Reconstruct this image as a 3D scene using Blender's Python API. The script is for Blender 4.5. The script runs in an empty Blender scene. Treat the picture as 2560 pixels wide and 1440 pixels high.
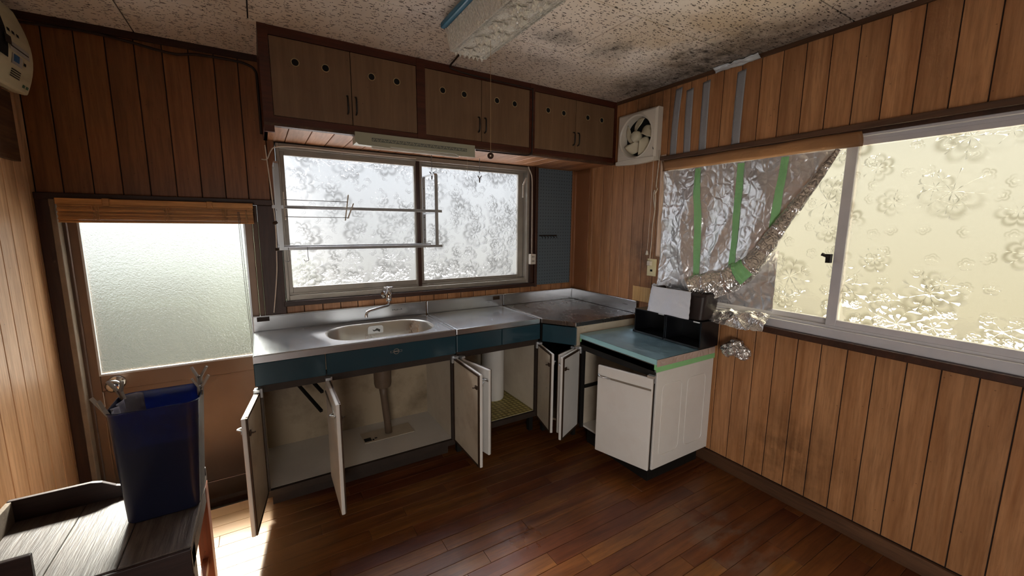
import bpy, bmesh, math, random
from mathutils import Vector, Matrix, noise
random.seed(7)
SC = bpy.context.scene
COL = SC.collection

# ---------------------------------------------------------------- camera, world, light, exposure
F_PX, PIT, YAW, ROL, EYE = 1026.0, 0.1498, 0.5481, 0.0085, 1.389
W, D, H, L = 2.211, 2.651, 2.252, -0.825          # right wall x, back wall y, ceiling z, left wall x
def make_camera():
    cy, sy, cp, sp = math.cos(YAW), math.sin(YAW), math.cos(PIT), math.sin(PIT)
    fwd = Vector((sy*cp, cy*cp, -sp)); r = Vector((cy, -sy, 0)); u = r.cross(fwd)
    c, s = math.cos(ROL), math.sin(ROL)
    r2 = c*r + s*u; u2 = -s*r + c*u
    cam = bpy.data.cameras.new('camera'); cam.sensor_width = 36.0; cam.lens = F_PX/2560*36.0
    cam.clip_start = 0.02
    o = bpy.data.objects.new('camera', cam); COL.objects.link(o)
    m = Matrix((r2, u2, -fwd)).transposed().to_4x4(); m.translation = Vector((0, 0, EYE))
    o.matrix_world = m; SC.camera = o
make_camera()
SC.view_settings.view_transform = 'Standard'; SC.view_settings.look = 'None'
SC.view_settings.gamma = 1.0; SC.view_settings.use_curve_mapping = False
SC.view_settings.exposure = 0.8
SC.cycles.use_denoising = True
SC.cycles.max_bounces = 8; SC.cycles.diffuse_bounces = 4; SC.cycles.glossy_bounces = 3; SC.cycles.transmission_bounces = 6; SC.cycles.transparent_max_bounces = 12
SC.cycles.use_adaptive_sampling = True; SC.cycles.adaptive_threshold = 0.05; SC.cycles.adaptive_min_samples = 16
SC.cycles.sample_clamp_indirect = 4.0

world = bpy.data.worlds.new('daylight_sky'); SC.world = world; world.use_nodes = True
def make_world():
    nt = world.node_tree; bg = nt.nodes['Background']
    tc = nt.nodes.new('ShaderNodeTexCoord'); sep = nt.nodes.new('ShaderNodeSeparateXYZ')
    nt.links.new(tc.outputs['Generated'], sep.inputs[0])
    mr = nt.nodes.new('ShaderNodeMapRange'); mr.inputs[1].default_value = -0.25; mr.inputs[2].default_value = 0.25
    nt.links.new(sep.outputs['Z'], mr.inputs[0])
    ra = nt.nodes.new('ShaderNodeValToRGB'); nt.links.new(mr.outputs[0], ra.inputs[0])
    ra.color_ramp.elements[0].color = (.50, .47, .34, 1); ra.color_ramp.elements[1].color = (.86, .93, 1, 1)
    nt.links.new(ra.outputs[0], bg.inputs[0]); bg.inputs[1].default_value = 0.54
make_world()

def area(name, loc, target, sx, sy, watts, color, spread=180):
    l = bpy.data.lights.new(name, 'AREA'); l.shape = 'RECTANGLE'; l.size = sx; l.size_y = sy
    l.energy = watts; l.color = color; l.spread = math.radians(spread)
    o = bpy.data.objects.new(name, l); COL.objects.link(o); o.location = loc
    o.rotation_euler = (Vector(target)-Vector(loc)).to_track_quat('-Z', 'Y').to_euler()
    return o
# daylight outside the three glazed openings, plus added ceiling up-lights and a rear fill
area('window_daylight', (1.45, 4.25, 1.58), (1.45, 2.0, 1.56), 3.6, 2.1, 4.6, (1.0, 0.99, 0.97))
area('window_sky', (0.95, 3.75, 3.0), (0.95, 2.60, 1.35), 2.6, 1.5, 170.0, (0.93, 0.97, 1.0))
area('side_window_daylight', (3.9, 0.85, 1.58), (1.6, 0.85, 1.56), 4.6, 2.1, 6.0, (1.0, 0.97, 0.90))
area('side_window_sky', (3.3, 0.70, 3.0), (2.2, 0.70, 1.35), 2.4, 1.5, 85.0, (1.0, 0.97, 0.90))
area('window_up_fill', (1.45, 4.1, -0.1), (1.0, 2.62, 1.4), 2.1, 1.3, 65.0, (1.0, 0.97, 0.92))  # added up-light that brightens the ceiling, standing in for light off the yard
area('side_window_up_fill', (3.7, 0.7, -0.1), (2.2, 0.75, 1.4), 2.6, 1.3, 120.0, (1.0, 0.96, 0.88))  # second added up-light for the ceiling, through the side window
area('door_daylight', (-0.75, 4.5, 1.50), (-0.75, 2.0, 1.45), 2.0, 1.1, 4.2, (0.92, 0.97, 1.0))
area('door_sunlight', (-0.46, 4.25, 2.72), (-0.38, 2.65, 1.00), 0.55, 0.55, 230.0, (1.0, 0.96, 0.88), 40)
area('rear_fill', (-0.35, -1.45, 0.68), (1.9, 0.9, 0.10), 1.7, 1.1, 17.0, (1.0, 0.95, 0.88), 105)  # added unseen lamp that lifts the right wall and cabinet fronts

# ---------------------------------------------------------------- helpers
WP = {}
def setp(o, label=None, cat=None, group=None, kind=None):
    if label: o['label'] = label
    if cat: o['category'] = cat
    if group: o['group'] = group
    if kind: o['kind'] = kind
    return o
def thing(name, loc, label, cat, group=None):
    o = bpy.data.objects.new(name, None); COL.objects.link(o); o.empty_display_size = 0.05
    o.location = loc; WP[o.name] = Vector(loc)
    return setp(o, label, cat, group)
def link(name, me, center, parent):
    o = bpy.data.objects.new(name, me); COL.objects.link(o)
    c = Vector(center); WP[o.name] = c
    if parent is not None:
        o.parent = parent; o.location = c - WP[parent.name]
    else: o.location = c
    return o

class MB:
    def __init__(s): s.v = []; s.f = []; s.mi = []; s.cur = 0
    def add(s, vs, fs):
        b = len(s.v); s.v += [Vector(v) for v in vs]
        s.f += [tuple(b+i for i in f) for f in fs]; s.mi += [s.cur]*len(fs); return s
    def box(s, x0, x1, y0, y1, z0, z1):
        return s.add([(x0,y0,z0),(x1,y0,z0),(x1,y1,z0),(x0,y1,z0),(x0,y0,z1),(x1,y0,z1),(x1,y1,z1),(x0,y1,z1)],
                     [(0,3,2,1),(4,5,6,7),(0,1,5,4),(1,2,6,5),(2,3,7,6),(3,0,4,7)])
    def obox(s, c, a, b, d):
        c, a, b, d = Vector(c), Vector(a), Vector(b), Vector(d)
        P = [c-a-b-d, c+a-b-d, c+a+b-d, c-a+b-d, c-a-b+d, c+a-b+d, c+a+b+d, c-a+b+d]
        fs = [(0,3,2,1),(4,5,6,7),(0,1,5,4),(1,2,6,5),(2,3,7,6),(3,0,4,7)]
        if a.cross(b).dot(d) < 0: fs = [f[::-1] for f in fs]
        return s.add(P, fs)
    def bar(s, p, q, w, t, up=(0,0,1)):                     # flat bar from p to q
        p, q = Vector(p), Vector(q); d = (q-p); n = d.normalized()
        u = Vector(up); u = (u - n*u.dot(n))
        if u.length < 1e-4: u = Vector((1,0,0)) - n*n.x
        u.normalize(); r = n.cross(u)
        return s.obox((p+q)/2, d/2, r*w/2, u*t/2)
    def tube(s, pts, r, n=8, closed=False):
        P = [Vector(p) for p in pts]; m = len(P); rs = r if isinstance(r, (list, tuple)) else [r]*m
        base = len(s.v); ref = None
        for i in range(m):
            if closed: t = P[(i+1) % m]-P[i-1]
            else: t = P[min(i+1, m-1)]-P[max(i-1, 0)]
            t.normalize()
            if ref is None:
                ref = Vector((0,0,1)) if abs(t.z) < .9 else Vector((1,0,0))
            u = ref - t*ref.dot(t)
            if u.length < 1e-5: u = t.orthogonal()
            u.normalize(); ref = u; w = t.cross(u)
            for k in range(n):
                a = 2*math.pi*k/n; s.v.append(P[i] + (u*math.cos(a)+w*math.sin(a))*rs[i])
        for i in range(m if closed else m-1):
            j = (i+1) % m
            for k in range(n):
                k2 = (k+1) % n
                s.f.append((base+i*n+k, base+i*n+k2, base+j*n+k2, base+j*n+k)); s.mi.append(s.cur)
        if not closed:
            s.f.append(tuple(base+k for k in range(n))[::-1]); s.mi.append(s.cur)
            s.f.append(tuple(base+(m-1)*n+k for k in range(n))); s.mi.append(s.cur)
        return s
    def lathe(s, prof, c, axis=(0,0,1), n=24, caps=True):
        ax = Vector(axis).normalized(); u = ax.orthogonal().normalized(); w = ax.cross(u); c = Vector(c); b = len(s.v)
        for r, h in prof:
            for k in range(n):
                a = 2*math.pi*k/n; s.v.append(c+ax*h+(u*math.cos(a)+w*math.sin(a))*max(r, 1e-4))
        for i in range(len(prof)-1):
            for k in range(n):
                k2 = (k+1) % n
                s.f.append((b+i*n+k, b+i*n+k2, b+(i+1)*n+k2, b+(i+1)*n+k)); s.mi.append(s.cur)
        if caps:
            s.f.append(tuple(b+k for k in range(n))[::-1]); s.mi.append(s.cur)
            e = b+(len(prof)-1)*n; s.f.append(tuple(e+k for k in range(n))); s.mi.append(s.cur)
        return s
    def prism(s, poly, z0, z1):
        n = len(poly); b = len(s.v)
        s.v += [Vector((x,y,z0)) for x,y in poly]+[Vector((x,y,z1)) for x,y in poly]
        s.f += [tuple(b+i for i in range(n))[::-1], tuple(b+n+i for i in range(n))]
        s.f += [(b+i, b+(i+1)%n, b+n+(i+1)%n, b+n+i) for i in range(n)]; s.mi += [s.cur]*(n+2); return s
    def extr(s, pts, vec):                                  # polygon of 3d points pushed along vec
        n = len(pts); b = len(s.v); vec = Vector(vec)
        P = [Vector(p) for p in pts]; s.v += P + [p+vec for p in P]
        s.f += [tuple(b+i for i in range(n))[::-1], tuple(b+n+i for i in range(n))]
        s.f += [(b+i, b+(i+1)%n, b+n+(i+1)%n, b+n+i) for i in range(n)]; s.mi += [s.cur]*(n+2); return s
    def loft(s, loops, cap0=False, cap1=False, closed=True):
        n = len(loops[0]); b = len(s.v)
        for lp in loops: s.v += [Vector(p) for p in lp]
        for i in range(len(loops)-1):
            for k in range(n if closed else n-1):
                k2 = (k+1) % n
                s.f.append((b+i*n+k, b+i*n+k2, b+(i+1)*n+k2, b+(i+1)*n+k)); s.mi.append(s.cur)
        if cap0: s.f.append(tuple(b+k for k in range(n))[::-1]); s.mi.append(s.cur)
        if cap1:
            e = b+(len(loops)-1)*n; s.f.append(tuple(e+k for k in range(n))); s.mi.append(s.cur)
        return s
    def sheet(s, fn, nu, nv):
        b = len(s.v)
        for i in range(nu+1):
            for j in range(nv+1): s.v.append(Vector(fn(i/nu, j/nv)))
        for i in range(nu):
            for j in range(nv):
                a = b+i*(nv+1)+j; s.f.append((a, a+nv+1, a+nv+2, a+1)); s.mi.append(s.cur)
        return s
    def mesh(s, name, mats, smooth=False, fix=False):
        lo = Vector([min(v[i] for v in s.v) for i in range(3)]); hi = Vector([max(v[i] for v in s.v) for i in range(3)])
        c = (lo+hi)/2; me = bpy.data.meshes.new(name)
        me.from_pydata([tuple(v-c) for v in s.v], [], s.f)
        mats = mats if isinstance(mats, (list, tuple)) else [mats]
        for m in mats: me.materials.append(m)
        if len(mats) > 1: me.polygons.foreach_set('material_index', s.mi)
        if fix:
            bm = bmesh.new(); bm.from_mesh(me); bmesh.ops.recalc_face_normals(bm, faces=bm.faces); bm.to_mesh(me); bm.free()
        if smooth:
            me.polygons.foreach_set('use_smooth', [True]*len(me.polygons))
        me.update(); return me, c
    def build(s, name, mat, parent=None, smooth=False, bevel=0, label=None, cat=None, group=None, kind=None, fix=False, solid=0, angle=0):
        me, c = s.mesh(name, mat, smooth, fix); o = link(name, me, c, parent)
        if solid:
            m = o.modifiers.new('solid', 'SOLIDIFY'); m.thickness = solid; m.offset = 0
        if bevel:
            m = o.modifiers.new('bevel', 'BEVEL'); m.width = bevel; m.segments = 2; m.limit_method = 'ANGLE'; m.angle_limit = math.radians(40)
        if angle and smooth:
            try: me.set_sharp_from_angle(angle=math.radians(angle))
            except Exception: pass
        return setp(o, label, cat, group, kind)

def box(name, mat, b, parent=None, bevel=0, **k): return MB().box(*b).build(name, mat, parent, bevel=bevel, **k)
def rrect(cx, cy, hx, hy, r, n=6):                         # rounded rectangle, counter-clockwise
    out = []
    for qx, qy, a0 in ((1,1,0), (-1,1,90), (-1,-1,180), (1,-1,270)):
        for k in range(n+1):
            a = math.radians(a0+90*k/n); out.append((cx+qx*(hx-r)+r*math.cos(a), cy+qy*(hy-r)+r*math.sin(a)))
    return out
def torect(poly, cx, cy, x0, x1, y0, y1):                  # push each point of a loop out to a rectangle
    out = []
    for x, y in poly:
        dx, dy = x-cx, y-cy; t = 1e9
        if dx > 1e-9: t = min(t, (x1-cx)/dx)
        if dx < -1e-9: t = min(t, (x0-cx)/dx)
        if dy > 1e-9: t = min(t, (y1-cy)/dy)
        if dy < -1e-9: t = min(t, (y0-cy)/dy)
        out.append((cx+dx*t, cy+dy*t))
    return out
_slabs = {}
def slab_mesh(name, lu, lv, t, c, u, v, n, mat):
    key = (name, round(lu,4), round(lv,4), round(t,4), u, v, n, mat.name)
    if key in _slabs: return _slabs[key]
    U, V, N = Vector(u), Vector(v), Vector(n); a, b = lu/2, lv/2
    vs = [U*sx*a+V*sy*b for sx, sy in ((-1,-1),(1,-1),(1,1),(-1,1))]
    vs += [p+N*(t-c) for p in vs[:4]]
    vs += [U*sx*(a-c)+V*sy*(b-c)+N*t for sx, sy in ((-1,-1),(1,-1),(1,1),(-1,1))]
    fs = [(3,2,1,0)]+[(i,(i+1)%4,(i+1)%4+4,i+4) for i in range(4)]+[(i+4,(i+1)%4+4,(i+1)%4+8,i+8) for i in range(4)]+[(8,9,10,11)]
    if U.cross(V).dot(N) < 0: fs = [f[::-1] for f in fs]
    me = bpy.data.meshes.new(name); me.from_pydata([tuple(p) for p in vs], [], fs); me.materials.append(mat); me.update()
    _slabs[key] = me; return me
def slab(name, c, lu, lv, t, ch, u, v, n, mat, parent):
    return link(name, slab_mesh(name, lu, lv, t, ch, u, v, n, mat), c, parent)
def nz(p, s=1.0, seed=0): return noise.noise(Vector((p[0]*s+seed*17.3, p[1]*s-seed*9.1, p[2]*s+seed*5.7)))
def fold(p, s, seed=0): return 1-2*abs(nz(p, s, seed))      # ridged noise: sharp creases

# ---------------------------------------------------------------- materials (procedural)
def lin(h):
    h = h.lstrip('#'); o = []
    for i in (0, 2, 4):
        c = int(h[i:i+2], 16)/255; o.append(c/12.92 if c <= .04045 else ((c+.055)/1.055)**2.4)
    return (*o, 1)
class G:
    def __init__(s, name):
        s.m = bpy.data.materials.new(name); s.m.use_nodes = True; s.nt = s.m.node_tree
        s.b = s.nt.nodes['Principled BSDF']; s.out = s.nt.nodes['Material Output']
    def n(s, t, **k):
        x = s.nt.nodes.new('ShaderNode'+t)
        for a, v in k.items(): setattr(x, a, v)
        return x
    def put(s, sock, v):
        if hasattr(v, 'is_output') or isinstance(v, bpy.types.NodeSocket): s.nt.links.new(v, sock)
        else: sock.default_value = v
    def math(s, op, a, b=None, c=None, clamp=False):
        x = s.n('Math', operation=op, use_clamp=clamp); s.put(x.inputs[0], a)
        if b is not None: s.put(x.inputs[1], b)
        if c is not None: s.put(x.inputs[2], c)
        return x.outputs[0]
    def vmath(s, op, a, b=None, o=0):
        x = s.n('VectorMath', operation=op); s.put(x.inputs[0], a)
        if b is not None: s.put(x.inputs[1], b)
        return x.outputs[o]
    def scale(s, v, xyz):
        return s.vmath('MULTIPLY', v, xyz)
    def noise(s, v, scale=5, detail=4, rough=.55, dist=0, out='Fac'):
        x = s.n('TexNoise'); s.put(x.inputs['Vector'], v); x.inputs['Scale'].default_value = scale
        x.inputs['Detail'].default_value = detail; x.inputs['Roughness'].default_value = rough; x.inputs['Distortion'].default_value = dist
        return x.outputs[out]
    def voro(s, v, scale, feature='F1', dim='3D', rand=1.0):
        x = s.n('TexVoronoi', feature=feature, voronoi_dimensions=dim); s.put(x.inputs['Vector'], v)
        x.inputs['Scale'].default_value = scale
        if 'Randomness' in x.inputs: x.inputs['Randomness'].default_value = rand
        return x
    def ramp(s, f, stops, interp='LINEAR'):
        x = s.n('ValToRGB'); s.put(x.inputs[0], f); cr = x.color_ramp; cr.interpolation = interp
        while len(cr.elements) < len(stops): cr.elements.new(.5)
        for e, (p, c) in zip(cr.elements, stops):
            e.position = p; e.color = c if isinstance(c, tuple) else ((c, c, c, 1) if isinstance(c, (int, float)) else lin(c))
        return x.outputs[0]
    def mix(s, f, a, b, t='MIX'):
        x = s.n('Mix', data_type='RGBA', blend_type=t); s.put(x.inputs[0], f)
        s.put(x.inputs[6], lin(a) if isinstance(a, str) else a); s.put(x.inputs[7], lin(b) if isinstance(b, str) else b)
        return x.outputs[2]
    def obj(s, rnd=True):
        v = s.n('TexCoord').outputs['Object']
        if rnd:
            r = s.n('ObjectInfo').outputs['Random']; c = s.n('CombineXYZ')
            s.put(c.inputs[0], s.math('MULTIPLY', r, 37.0)); s.put(c.inputs[1], s.math('MULTIPLY', r, 91.0)); s.put(c.inputs[2], s.math('MULTIPLY', r, 53.0))
            v = s.vmath('ADD', v, c.outputs[0])
        return v
    def pos(s): return s.n('NewGeometry').outputs['Position']
    def rnd(s): return s.n('ObjectInfo').outputs['Random']
    def bump(s, h, strength=.3, dist=.01, target=None):
        x = s.n('Bump'); s.put(x.inputs['Height'], h); x.inputs['Strength'].default_value = strength; x.inputs['Distance'].default_value = dist
        if target is None: s.put(s.b.inputs['Normal'], x.outputs[0])
        return x.outputs[0]
    def near(s, p, c, r0, r1, stretch=(1,1,1)):             # 1 near a place on the wall, 0 beyond it
        d = s.vmath('LENGTH', s.scale(s.vmath('SUBTRACT', p, c), stretch), o=1)
        x = s.n('MapRange', interpolation_type='SMOOTHSTEP'); s.put(x.inputs[0], d)
        x.inputs[1].default_value = r0; x.inputs[2].default_value = r1; x.inputs[3].default_value = 1; x.inputs[4].default_value = 0
        return x.outputs[0]
    def set(s, color=None, rough=None, metal=None, **k):
        if color is not None: s.put(s.b.inputs['Base Color'], lin(color) if isinstance(color, str) else color)
        if rough is not None: s.put(s.b.inputs['Roughness'], rough)
        if metal is not None: s.put(s.b.inputs['Metallic'], metal)
        for a, v in k.items(): s.put(s.b.inputs[a.replace('_', ' ')], v)
        return s
MAT = {}
def plain(name, color, rough=.5, metal=0, wear=.12, bump=0, scale=30, **k):
    g = G(name); v = g.obj(False); f = g.noise(v, scale, 4)
    c = g.mix(g.math('MULTIPLY', f, wear*2, clamp=True), color, tuple(x*.55 for x in lin(color)[:3])+(1,))
    g.set(c, g.math('ADD', g.math('MULTIPLY', f, .15), rough-.07), metal, **k)
    if bump: g.bump(g.noise(v, scale*4, 3), bump, .004)
    MAT[name] = g.m; return g.m
def wood(name, c1, c2, axis='z', rough=.42, var=.25, dark='#2a150b', coat=.0, fine=1.0, stain=None, bump=.12):
    g = G(name); v = g.obj(); st = {'x': (.9, 14, 14), 'y': (14, .9, 14), 'z': (14, 14, .9)}[axis]
    sv = g.scale(v, st); f1 = g.noise(sv, 1.0, 5, .6, .8); f2 = g.noise(sv, 6.0, 4, .7, .2)
    c = g.ramp(f1, [(.28, c2), (.72, c1)])
    c = g.mix(g.math('MULTIPLY', g.ramp(f2, [(.42, 0.0), (.62, 1.0)]), .42*fine), c, tuple(x*.62 for x in lin(c2)[:3])+(1,))
    k = g.n('HueSaturation'); g.put(k.inputs['Color'], c)
    g.put(k.inputs['Value'], g.math('ADD', g.math('MULTIPLY', g.rnd(), var), 1-var/2)); c = k.outputs[0]
    sp = g.voro(g.scale(v, (1, 1, 1)), 22); dots = g.ramp(sp.outputs['Distance'], [(.03, 1.0), (.07, 0.0)])
    c = g.mix(g.math('MULTIPLY', dots, .5), c, dark)
    if stain:
        p = g.pos(); m = None
        for (ctr, r0, r1, amt) in stain:
            e = g.math('MULTIPLY', g.near(p, ctr, r0, r1), amt); m = e if m is None else g.math('MAXIMUM', m, e)
        blot = g.ramp(g.noise(p, 9, 6, .65), [(.35, 0.0), (.62, 1.0)])
        c = g.mix(g.math('MULTIPLY', blot, m), c, '#22180f')
    g.set(c, g.math('ADD', g.math('MULTIPLY', f2, .2), rough-.1))
    if coat: g.set(Coat_Weight=coat, Coat_Roughness=.25)
    g.bump(f2, bump, .003); MAT[name] = g.m; return g.m

PANEL = ('#be8b60', '#93613a')
wood('panel_wood', *PANEL, 'z', stain=[((2.2, .92, .25), 0.0, .40, .5), ((2.2, 1.86, 1.2), .0, .38, .55), ((2.2, 1.9, 2.15), .05, .35, .5)])
wood('panel_wood_lit', '#d2a883', '#ad825c', 'z')  # same panelling, with the side window's daylight put into a paler colour
wood('panel_wood_door_wall', '#a06a3f', '#794b2a', 'z')
wood('panel_wood_underside', '#b98258', '#95623c', 'y', stain=None)
wood('dark_trim', '#4b2c1d', '#2b170f', 'x', rough=.45, var=.1)
wood('dark_trim_up', '#4b2a1b', '#2a150d', 'z', rough=.45, var=.1)
wood('worn_trim', '#6a4a33', '#3d2618', 'y', rough=.5, var=.1)
wood('cupboard_door', '#83664a', '#6c5038', 'z', rough=.5, var=.08, fine=.5)
wood('cupboard_frame', '#5e2c19', '#3a180c', 'x', rough=.4, var=.05)
wood('table_wood', '#756a64', '#4b413d', 'y', rough=.5, var=.1, fine=1.6, bump=.6)
wood('table_dark', '#3d2420', '#241310', 'x', rough=.5, var=.1)
wood('table_red', '#a0532f', '#7b3a1e', 'z', rough=.45, var=.1)
wood('bamboo', '#d09a5c', '#a8713a', 'x', rough=.5, var=.35)
wood('pale_strip', '#e3cdbb', '#c4a088', 'z', rough=.6, var=.1)
wood('plywood_scrap', '#d4b079', '#b98f57', 'z', rough=.6, var=.1)

def floor_mat():
    g = G('floor_wood'); v = g.obj(); sv = g.scale(v, (1.0, 16, 16))
    f1 = g.noise(sv, 1.2, 5, .6, 1.0); f2 = g.noise(sv, 6, 4, .7); p = g.pos()
    c = g.ramp(f1, [(.3, '#4e2711'), (.7, '#7e4b24')])
    k = g.n('HueSaturation'); g.put(k.inputs['Color'], c)
    g.put(k.inputs['Value'], g.math('ADD', g.math('MULTIPLY', g.rnd(), .5), .72)); g.put(k.inputs['Hue'], g.math('ADD', g.math('MULTIPLY', g.rnd(), .02), .49)); c = k.outputs[0]
    c = g.mix(g.math('MULTIPLY', g.ramp(f2, [(.5, 0.0), (.7, 1.0)]), .5), c, '#35160a')
    big = g.noise(p, 2.6, 5, .6)
    c = g.mix(g.math('MULTIPLY', g.ramp(big, [(.5, 0.0), (.68, 1.0)]), .55), c, '#4a1c0e')           # red varnish left in patches
    wear = g.math('MULTIPLY', g.near(p, (1.72, .95, 0), .02, .33, (1, .8, 1)), g.ramp(g.noise(g.scale(p, (1, 2, 1)), 7, 6, .7), [(.45, 0.0), (.62, 1.0)]))
    c = g.mix(g.math('MULTIPLY', wear, .7), c, '#6d5a4c')
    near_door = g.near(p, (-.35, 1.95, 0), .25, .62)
    c = g.mix(g.math('MULTIPLY', near_door, .75), c, '#a98660')                                     # boards paler in a patch by the door
    g.set(c, g.math('ADD', g.math('MULTIPLY', big, .35), g.math('ADD', .16, g.math('MULTIPLY', wear, .3))))
    g.bump(f2, .08, .003); MAT['floor_wood'] = g.m
floor_mat()

def ceiling_mat():
    g = G('ceiling_tile'); v = g.obj(); p = g.pos()
    d = g.vmath('SUBTRACT', g.noise(v, 55, 2, out='Color'), (.5, .5, .5))
    vv = g.vmath('ADD', v, g.scale(d, (.012, .012, 0)))
    a = g.voro(g.scale(vv, (.34, 1.25, 0)), 50, 'F1', '2D'); b = g.voro(g.scale(vv, (1, 1, 0)), 78, 'F1', '2D')
    sc = g.n('SeparateColor'); g.put(sc.inputs[0], a.outputs['Color']); keep = g.math('GREATER_THAN', sc.outputs[0], .28)
    sd = g.n('SeparateColor'); g.put(sd.inputs[0], b.outputs['Color']); keep2 = g.math('GREATER_THAN', sd.outputs[1], .62)
    s1 = g.math('MULTIPLY', g.ramp(a.outputs['Distance'], [(.12, 1.0), (.18, 0.0)]), keep)
    s2 = g.math('MULTIPLY', g.ramp(b.outputs['Distance'], [(.17, 1.0), (.22, 0.0)]), keep2)
    worm = g.math('MAXIMUM', s1, s2)
    base = g.mix(g.ramp(g.noise(p, 2.2, 5, .6), [(.35, 0.0), (.7, 1.0)]), '#f0e6dc', '#dccbb8')
    # damp and mould spreading from the corner over the side wall
    n1 = g.ramp(g.noise(p, 5.5, 8, .68, .4), [(.40, 0.0), (.60, 1.0)]); n2 = g.ramp(g.noise(p, 22, 6, .7), [(.4, .25), (.62, 1.0)])
    m = None
    for ctr, r0, r1, amt, st in (((2.16, 1.45, H), .10, .68, 1.0, (1.35, .58, 1)), ((2.1, 1.85, H), .05, .36, 1.0, (1, 1, 1)), ((1.25, 1.64, H), .02, .2, .72, (.9, 1.6, 1)), ((1.55, 1.62, H), .02, .22, .6, (1.1, 1.2, 1)), ((1.45, 1.9, H), .0, .22, .3, (.6, 2.2, 1)), ((2.1, .98, H), .0, .3, .8, (1, 1, 1))):
        e = g.math('MULTIPLY', g.near(p, ctr, r0, r1, st), amt); m = e if m is None else g.math('MAXIMUM', m, e)
    yel = g.math('MULTIPLY', g.math('MULTIPLY', g.near(p, (1.85, 1.4, H), .1, .75), .55), g.ramp(g.noise(p, 3, 4), [(.4, 0.0), (.6, 1.0)]))
    c = g.mix(yel, base, '#a8874e')
    c = g.mix(g.math('MULTIPLY', worm, .9), c, '#3c2a1e')
    mould = g.math('MULTIPLY', g.math('MULTIPLY', m, 1.7, clamp=True), g.math('MAXIMUM', g.math('MULTIPLY', n1, n2), g.math('MULTIPLY', m, g.ramp(g.noise(p, 12, 7, .7), [(.3, .35), (.65, .95)]))))
    c = g.mix(mould, c, '#2d2822')
    g.set(c, .85); g.bump(g.math('MULTIPLY', worm, -1.0), .5, .004); MAT['ceiling_tile'] = g.m
ceiling_mat()

plain('hedge_green', '#6c7054', .8, wear=.5, scale=9)
plain('groove_dark', '#1c0d07', .8); plain('plaster', '#7a6a58', .9); plain('concrete', '#4b443d', .9, wear=.4, bump=.3)
plain('weathered_board', '#8f7f6f', .8, wear=.5, bump=.4, scale=14)
plain('door_brown', '#7a614f', .36, .35, wear=.15, scale=6); plain('door_brown_dark', '#5a4436', .42, .3, scale=6)
plain('aluminium', '#a8a49e', .38, .75, wear=.25, scale=18); plain('aluminium_dull', '#aca59b', .42, .55, wear=.35, scale=12)
plain('white_aluminium', '#d0ced3', .45, .2, wear=.25, scale=14)
plain('rack_metal', '#c9ccd0', .32, .7, wear=.12); plain('wire', '#8f8f92', .35, .9)
plain('teal_enamel', '#22414d', .18, 0, wear=.1, scale=8, Coat_Weight=.4, Coat_Roughness=.08)
plain('carcass_brown', '#35261c', .7, 0, wear=.6, scale=14, bump=.3)
plain('black_frame', '#15120f', .6, .2, wear=.3, scale=30)
plain('chrome', '#d8d8da', .1, 1, wear=.05); plain('dark_hole', '#060505', .9)
plain('plastic_white', '#d2cabd', .35, wear=.06, scale=8); plain('plastic_ivory', '#d9d0a8', .4, wear=.08)
plain('fan_blade', '#cfc7ae', .3, wear=.06); plain('breaker_ivory', '#d9cfae', .4, wear=.06, scale=6)
plain('breaker_label', '#bdb8b2', .5); plain('print_dark', '#2b2722', .6); plain('print_green', '#5e8468', .6); plain('print_blue', '#2f5f8f', .6)
plain('black_plastic', '#131418', .32, wear=.1); plain('tub_plastic', '#2b211f', .4, wear=.15)
plain('cord_white', '#cfc3b4', .6); plain('cord_dark', '#2c1d16', .6); plain('string_tan', '#a98a66', .8)
plain('string_pale', '#d8cabb', .8)
plain('duct_tape', '#9d9da1', .38, .2, wear=.15, scale=60, bump=.35); plain('lit_edge_tape', '#a6d6dc', .35, .1, wear=.1); plain('green_tape', '#8fcb8b', .55, wear=.12, scale=40, bump=.2)  # pale edge tape has the window light on it put into its colour
plain('brown_tape', '#8c6340', .5, wear=.2, scale=10, bump=.3); plain('kraft_paper', '#8f5c38', .6, wear=.25, scale=7, bump=.2)
plain('paper_towel', '#dcdfe8', .9, wear=.05, scale=60, bump=.5); plain('sticker_white', '#cfd2d4', .6)
plain('pipe_brown', '#6b5848', .5, wear=.3); plain('handle_black', '#17110d', .4)
plain('ring_tan', '#a8916b', .6); plain('lamp_body', '#a6a692', .45, wear=.08, scale=10); plain('lamp_print', '#20303c', .6)
plain('lamp_blue', '#2f7596', .35, wear=.15, scale=12); plain('peg_grey', '#5a5f62', .6)
plain('clear_strip', '#c9ced2', .2, .2, wear=.2); plain('liner_grey', '#8f8fa0', .6, wear=.1)
plain('pin_grey', '#9c948c', .45); plain('rust_metal', '#4f3a2a', .6, .5, wear=.5, scale=40)

def steel_mat(name, col, rough):
    g = G(name); v = g.obj(False); f = g.noise(g.scale(v, (2, 40, 40)), 3, 4); big = g.noise(v, 3.2, 4, .55)
    scr = g.noise(g.scale(v, (30, 6, 6)), 4, 5, .7)
    c = g.mix(g.ramp(big, [(.45, 0.0), (.75, .35)]), col, tuple(x*.7 for x in lin(col)[:3])+(1,))
    g.set(c, g.math('ADD', g.math('MULTIPLY', big, .16), g.math('ADD', rough-.1, g.math('MULTIPLY', scr, .06))), .9)
    MAT[name] = g.m
steel_mat('steel', '#c4c6ca', .23); steel_mat('steel_stained', '#857d77', .26); steel_mat('steel_bowl', '#d0cec8', .28)

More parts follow.
